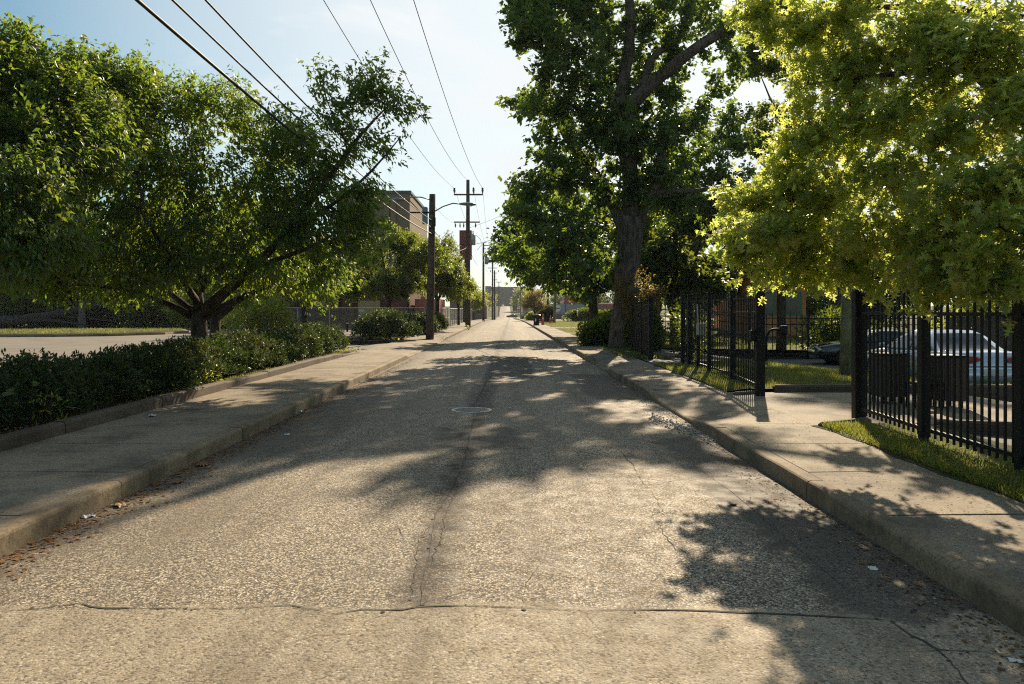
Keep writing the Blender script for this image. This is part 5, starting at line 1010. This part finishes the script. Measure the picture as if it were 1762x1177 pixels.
def weed(label, loc, n, ls, kind, seed, spread_=.28, h_=.45):
    r = np.random.default_rng(seed); root = thing('weed_plant', label, 'weed', loc); P = np.stack([r.normal(0, spread_, n), r.normal(0, spread_, n), r.random(n) ** .7 * h_], 1); A = np.stack([P[:, 0], P[:, 1], np.full(n, .12)], 1) + r.normal(0, .2, (n, 3))
    leaves('foliage', kind, P, A, ls, L_light if seed % 2 else L_wood, root, seed, upj=.4); mb = MB()
    for k in range(0, n, max(1, n // 14)): mb.path([(0, 0, -.05), tuple(P[k] * .5 + np.array([0, 0, .05])), tuple(P[k])], [.006, .005, .003], 4)
    mb.build('stems', M_bk, root); return root
weed('broad-leaved vine clambering over the near end of the hedge', (-6.15, 8.0, .3), 90, .11, 'heart', 80, .3, .75); weed('leafy weed clump at the foot of the hedge', (-5.95, 9.6, .25), 80, .09, 'cherry', 81, .16, .4)
weed('weeds spilling over the near bed kerb', (-5.72, 7.9, .22), 160, .05, 'plain', 82, .22, .22); weed('light weed clump behind the bed kerb, mid hedge', (-5.85, 14.6, .25), 60, .09, 'cherry', 83, .13, .35)
weed('leafy vine low at the left edge of the hedge', (-6.3, 6.9, .25), 110, .10, 'heart', 84, .3, .5); weed('small bright weed on the kerb tip of the far bed', (-5.95, 37.2, .2), 120, .1, 'plain', 85, .5, .2)
weed('green tuft growing in the gutter by the tall transformer pole', (-3.75, 66, .03), 60, .12, 'plain', 87, .2, .35); weed('yellow-green weeds at the end of the long hedge', (-6.0, 27.6, .15), 120, .08, 'plain', 89, .35, .15)
weed('weeds beside the driveway kerb behind the picket fence', (7.7, 9.7, .08), 60, .08, 'plain', 91, .2, .35)
# shrubs and trees behind the right-hand fences
ux = lambda px, Y: (px - CX) / F * Y
bush('shrub', 'brushy dark shrub at the foot of the big tree, street side', (3.95, 33.5, .1), (1.0, 1.0, .9), L_wood, 6000, .13, 'plain', 101); bush('shrub', 'ivy-like shrub hugging the big trunk', (5.3, 30.2, .1), (.85, .6, 1.15), L_wood, 7000, .11, 'heart', 102)
small_tree('young reddish-green sapling growing against the big trunk', (4.95, 29.2, .1), 3.2, 1.0, 103, 2600, .11, L_autumn, .03, .3, 'sapling')
GT = 'trees behind the black fences'
for k, (x, y, h_, rd, mt, lab, low) in enumerate(((8.6, 40, 9.5, 3.4, L_wood, 'dark leafy tree between the big trunk and the picket fence', .18), (15.5, 60, 11.5, 4.6, L_wood, 'dark tree behind the striped-shadow fence', .16), (13.4, 37.5, 8.0, 2.6, L_wood, 'thick-trunked tree behind the gooseneck post', .42), (24, 64, 12, 5, L_wood, 'leafy tree behind the black coupe', .2), (34, 60, 12, 5.2, L_light, 'bright leafy tree behind the silver sedan', .16), (46, 62, 12, 6, L_wood, 'leafy tree at the right edge behind the board fence', .16), (10.8, 56, 11, 4.0, L_wood, 'dark tree seen just right of the big trunk', .14))):
    small_tree(lab, (x, y, g(x, y)), h_, rd, 110 + k, 18000, .27, mt, .22, low, 'garden_tree', GT, 'heart', 24)
bush('shrub', 'thin-stemmed shrub by the gap in the black fence', (6.2, 26.3, .05), (.8, .8, 1.2), L_wood, 1500, .12, 'plain', 120)
bush('shrub', 'sunlit shrub seen above the silver sedan roof', (19.5, 31, -.4), (2.6, 1.5, 1.6), L_light, 6000, .16, 'plain', 121); bush('shrub', 'tall dark shrub at the back, left of the greenish pole', (23.2, 57, .0), (2.6, 1.8, 2.0), L_wood, 6000, .24, 'plain', 123); bush('shrub', 'tall leafy shrub at the back, right of the greenish pole', (28.2, 58, .0), (3.0, 1.8, 2.2), L_mid, 6000, .24, 'plain', 124)
bush('shrub', 'leafy shrub beyond the black coupe', (15.5, 36, -.4), (2.2, 1.4, 1.3), L_wood, 5000, .16, 'plain', 122)
# the sparse tall tree between big tree and oak
bs = [bl(a, b_, c, n, Y, 1.3) for a, b_, c, n, Y in ((1320, 90, 36, 12, 43.0), (1360, 130, 34, 12, 43.0), (1300, 60, 30, 10, 43.0), (1400, 60, 50, 16, 43.0), (1320, 200, 28, 9, 42.5), (1360, 230, 34, 10, 43.0), (1310, 255, 26, 8, 42.5), (1400, 280, 40, 11, 43.0), (1320, 320, 30, 9, 43.0), (1460, 320, 50, 14, 44.0), (1340, 10, 40, 12, 43.0), (1360, 400, 40, 12, 44.0), (1480, 440, 60, 16, 45.0), (1600, 200, 70, 14, 45.0), (1650, 380, 80, 16, 45.0))]
xs_ = ux(1440, 44); grow_tree('open_crowned_tree', 'tall open-crowned tree with thin dark limbs behind the oak', 'tree', (xs_, 44, -.4), [([(xs_, 44, -.6), (xs_, 44, 4), (xs_ - .1, 44, 8), (xs_, 44, 14)], [.34, .26, .2, .08]), (tp([(1440, 330, 44.0), (1390, 255, 43.5), (1375, 230, 43.3), (1330, 180, 43.0), (1305, 120, 43.0)]), [.14, .1, .09, .06, .02]), (tp([(1440, 400, 44.0), (1380, 268, 43.6), (1340, 265, 43.2), (1305, 250, 43.0)]), [.1, .07, .05, .02]), (tp([(1440, 240, 44.0), (1450, 120, 43.6), (1440, 70, 43.4)]), [.12, .08, .02]), (tp([(1440, 420, 44.0), (1330, 440, 43.6), (1320, 400, 43.6), (1300, 350, 43.4)]), [.09, .07, .05, .02])], bs + [bl(a, b_, c, n, 43, 1.3) for a, b_, c, n in ((1290, 110, 30, 12), (1340, 60, 36, 14), (1300, 230, 26, 8), (1340, 290, 36, 12), (1300, 380, 36, 12), (1400, 340, 40, 12))], 'heart', M_bk, L_mid, 34000, .17, 130, spread=.2, droop=.3, tip=.008, leafr=.06, tuft=2)
# the bright pin oak overhanging from the right
bo = [(1275, 400, 40, 16, 10), (1300, 420, 50, 20, 9.8), (1290, 345, 45, 20, 9.6), (1350, 330, 60, 28, 9.4), (1350, 400, 60, 28, 9.4), (1420, 400, 65, 32, 9.0), (1440, 320, 65, 30, 8.8), (1400, 455, 50, 22, 9.2), (1480, 440, 48, 20, 8.6), (1530, 400, 75, 34, 8.0), (1540, 300, 75, 34, 8.0), (1620, 425, 70, 30, 7.4), (1640, 340, 80, 34, 7.2), (1600, 480, 40, 14, 7.2), (1680, 462, 46, 16, 6.6), (1735, 488, 32, 10, 6.4), (1740, 400, 66, 24, 6.4), (1740, 300, 80, 26, 6.8), (1320, 462, 34, 10, 9.6),
      (1360, 250, 36, 14, 9.2), (1410, 235, 50, 22, 9.0), (1390, 180, 36, 14, 9.0), (1480, 220, 60, 28, 8.6), (1560, 200, 70, 30, 8.2), (1650, 220, 80, 32, 7.6), (1740, 190, 80, 28, 7.2), (1300, 22, 36, 14, 9.6), (1350, 35, 45, 18, 9.4), (1410, 60, 42, 18, 9.2), (1450, 20, 50, 20, 9.0), (1500, 90, 50, 22, 8.8), (1570, 60, 65, 28, 8.4), (1640, 110, 70, 30, 8.0), (1720, 60, 80, 30, 7.6), (1560, -20, 60, 8, 8.4), (1690, -30, 70, 8, 8), (1830, 150, 90, 14, 7.2), (1840, 340, 90, 14, 6.8),
      (1330, 395, 40, 18, 8.6), (1500, 470, 36, 10, 8.4), (1285, 440, 24, 6, 9.8), (1375, 290, 40, 16, 9.2), (1560, 300, 50, 14, 12.5), (1640, 380, 60, 14, 12), (1700, 250, 60, 14, 12.5), (1720, 410, 50, 12, 11.5), (1600, 180, 50, 12, 13), (1800, 330, 70, 14, 11.5), (1480, 40, 50, 12, 11), (1449, 236, 34, 10, 14.4), (1379, 264, 24, 7, 15.6), (1400, 330, 34, 9, 13.5), (1500, 250, 34, 9, 14), (1440, 300, 28, 7, 15), (1440, 125, 42, 16, 9), (1385, 120, 34, 11, 9.2), (1475, 165, 42, 14, 8.8), (1330, 60, 30, 8, 9.6), (1720, 130, 60, 18, 7.8), (1560, 110, 50, 16, 8.6)]  # rearmost sprays, hidden behind the others, are added to dapple the right pavement
Bo = (8.9, 9.4, .0)
lo = [([(8.9, 9.4, -.2), (8.9, 9.4, 1.5), (8.9, 9.4, 3), (8.85, 9.4, 5), (8.8, 9.5, 7.2)], [.30, .25, .22, .18, .10]),
      ([(8.9, 9.4, 2.2), *tp([(1760, 375, 8.2), (1640, 360, 8.4), (1560, 372, 8.8), (1470, 395, 9.2), (1350, 405, 9.6), (1265, 415, 9.9)])], [.10, .08, .065, .05, .04, .02, .008]), ([(8.9, 9.4, 3.0), *tp([(1780, 230, 8.0), (1700, 140, 8), (1640, 100, 8.1), (1590, 20, 8.4)])], [.11, .085, .075, .06, .02]),
      ([(8.9, 9.4, 2.9), *tp([(1760, 110, 7.8), (1670, 110, 8), (1560, 130, 8.5), (1450, 140, 8.9), (1390, 145, 9.1)])], [.09, .06, .05, .035, .02, .008]), ([(8.9, 9.4, 2.0), *tp([(1760, 400, 7.4), (1690, 430, 7.4), (1600, 470, 7.8), (1500, 480, 8.4)])], [.09, .06, .045, .03, .01]),
      ([(8.9, 9.4, 4.5), *tp([(1750, 30, 8.4), (1640, 15, 8.8), (1530, 12, 9.1), (1400, 15, 9.4), (1310, 25, 9.6)])], [.09, .07, .05, .035, .02, .008]), ([(8.9, 9.4, 1.8), *tp([(1800, 480, 6.8), (1730, 490, 6.5), (1690, 505, 6.4)])], [.07, .05, .03, .01]), ([(8.9, 9.4, 2.6), *tp([(1700, 300, 7.6), (1560, 310, 8.2), (1430, 335, 8.9), (1310, 350, 9.5)])], [.08, .05, .04, .02, .008])]
grow_tree('oak_tree', 'bright yellow-green pin oak with pointed lobed leaves overhanging the fence', 'tree', Bo, lo, [(W(a, b_, Y), (c / F * Y * 1.08, c / F * Y * .9, c / F * Y * .58), int(n * .9)) for a, b_, c, n, Y in bo], 'oak', M_bk, L_oak, 27000, .108, 140, spread=.11, droop=.42, tip=.0045, tuft=3, leafr=.02, bf=.2)
# far right hedges and shrubs
for k, (px, Y, rx, rz, lab) in enumerate(((990, 108, 2.0, 1.05, 'rounded clipped hedge bush nearest the grey-green store'), (1015, 106, 1.9, 1.1, 'rounded clipped hedge bush in the middle of its row'), (1040, 104, 1.9, 1.0, 'rounded clipped hedge bush nearest the big trunk'))): bush('shrub', lab, (ux(px, Y), Y, .1), (rx, 1.2, rz), L_wood, 4500, .2, 'plain', 150 + k, 'clipped hedge bushes on the far lawn', fill=.5)
bush('shrub', 'dark rounded evergreen bush behind the orange cone', (4.75, 101, .1), (1.15, 1.1, 1.25), L_yew, 6000, .2, 'plain', 155, fill=.5); bush('shrub', 'light green shrub at the foot of the autumn tree', (3.3, 128, .05), (1.0, 1.0, .9), L_light, 2500, .22, 'plain', 156)
for k, (px, Y, h_, rd, lab) in enumerate(((965, 260, 11, 6, 'pale distant tree behind the store roof'), (1010, 240, 12, 7, 'distant tree right of the maroon roof'), (1050, 200, 12, 7, 'distant tree beyond the red brick building'), (930, 330, 12, 6, 'distant tree behind the autumn-coloured one'), (1130, 120, 10, 6, 'distant tree seen past the big trunk'), (1230, 110, 10, 6, 'distant tree above the orange building'))):
    small_tree(lab, (ux(px, Y), Y, zr(Y)), h_, rd, 160 + k, 5000, .5, L_light if k % 2 else L_wood, .25, .2, 'distant_tree', 'distant trees on the right')
# grass
L_grass = leafmat('grass_blade', [(.045, .075, .016), (.08, .11, .024), (.15, .13, .05)], [(.28, .38, .04), (.42, .46, .06), (.5, .42, .12)], .42, .5, .3)
def grass(n, fx, z, ls, seed):
    r = np.random.default_rng(seed); q = np.array([fx() for _ in range(n)]); pn = np.sin(q[:, 0] * 3.1 + np.sin(q[:, 1] * 1.3) * 2) + np.sin(q[:, 1] * 2.3 + np.cos(q[:, 0] * 1.7) * 2); q = q[pn + r.normal(0, .5, n) > -.75]; n = len(q); P = np.array([(x, y, z(x, y)) for x, y in q]); A = r.normal(0, .45, (n, 3)); A[:, 2] = .9
    o = leaves('grass', 'blade', P, A, ls, L_grass, None, seed, up=(1, 0, 0), upj=1.0); o['kind'] = 'stuff'; return o
U = random.uniform
grass(16000, lambda: (4.12 + abs(random.gauss(0, .38)), U(4.2, 10.1)), lambda x, y: .15, .085, 1); grass(9000, lambda: (U(4.06, 5.2), U(14.5, 21.3)), lambda x, y: .17, .09, 2)
grass(30000, lambda: (U(5.2, 12.5), U(14.6, 22.1)), lambda x, y: g(x, y) + .17 + .05 * S((y - 14.5) / 1.2), .085, 3); grass(14000, lambda: (U(5.4, 24), U(33.4, 48)), lambda x, y: g(x, y) + .03, .2, 4)
grass(12000, lambda: (U(3.9, 12), U(33, 110)), lambda x, y: .1, .16, 5); grass(2500, lambda: (U(3.6, 5.2), U(24.8, 33)), lambda x, y: .12, .12, 6); grass(9000, lambda: (U(-48, -25), U(47.2, 60)), lambda x, y: .22, .15, 7)
grass(1500, lambda: (U(-5.95, -5.75), U(6, 27)), lambda x, y: .25, .07, 8); grass(1200, lambda: (U(-19, -12), U(50.7, 53.3)), lambda x, y: .2, .14, 9)

# haze: the warm air of the street, an even thin volume round everything
hz = MB().box((0, 700, 18), (2600, 1700, 44)).build('haze', None); hz['kind'] = 'stuff'
hm = bpy.data.materials.new('haze'); hm.use_nodes = True; hn = hm.node_tree; hn.nodes.clear()
ho, hv = hn.nodes.new('ShaderNodeOutputMaterial'), hn.nodes.new('ShaderNodeVolumePrincipled')
hv.inputs['Color'].default_value = (.9, .93, 1, 1); hv.inputs['Density'].default_value = .0002; hv.inputs['Anisotropy'].default_value = 0
hn.links.new(hv.outputs[0], ho.inputs['Volume']); hz.data.materials.append(hm)
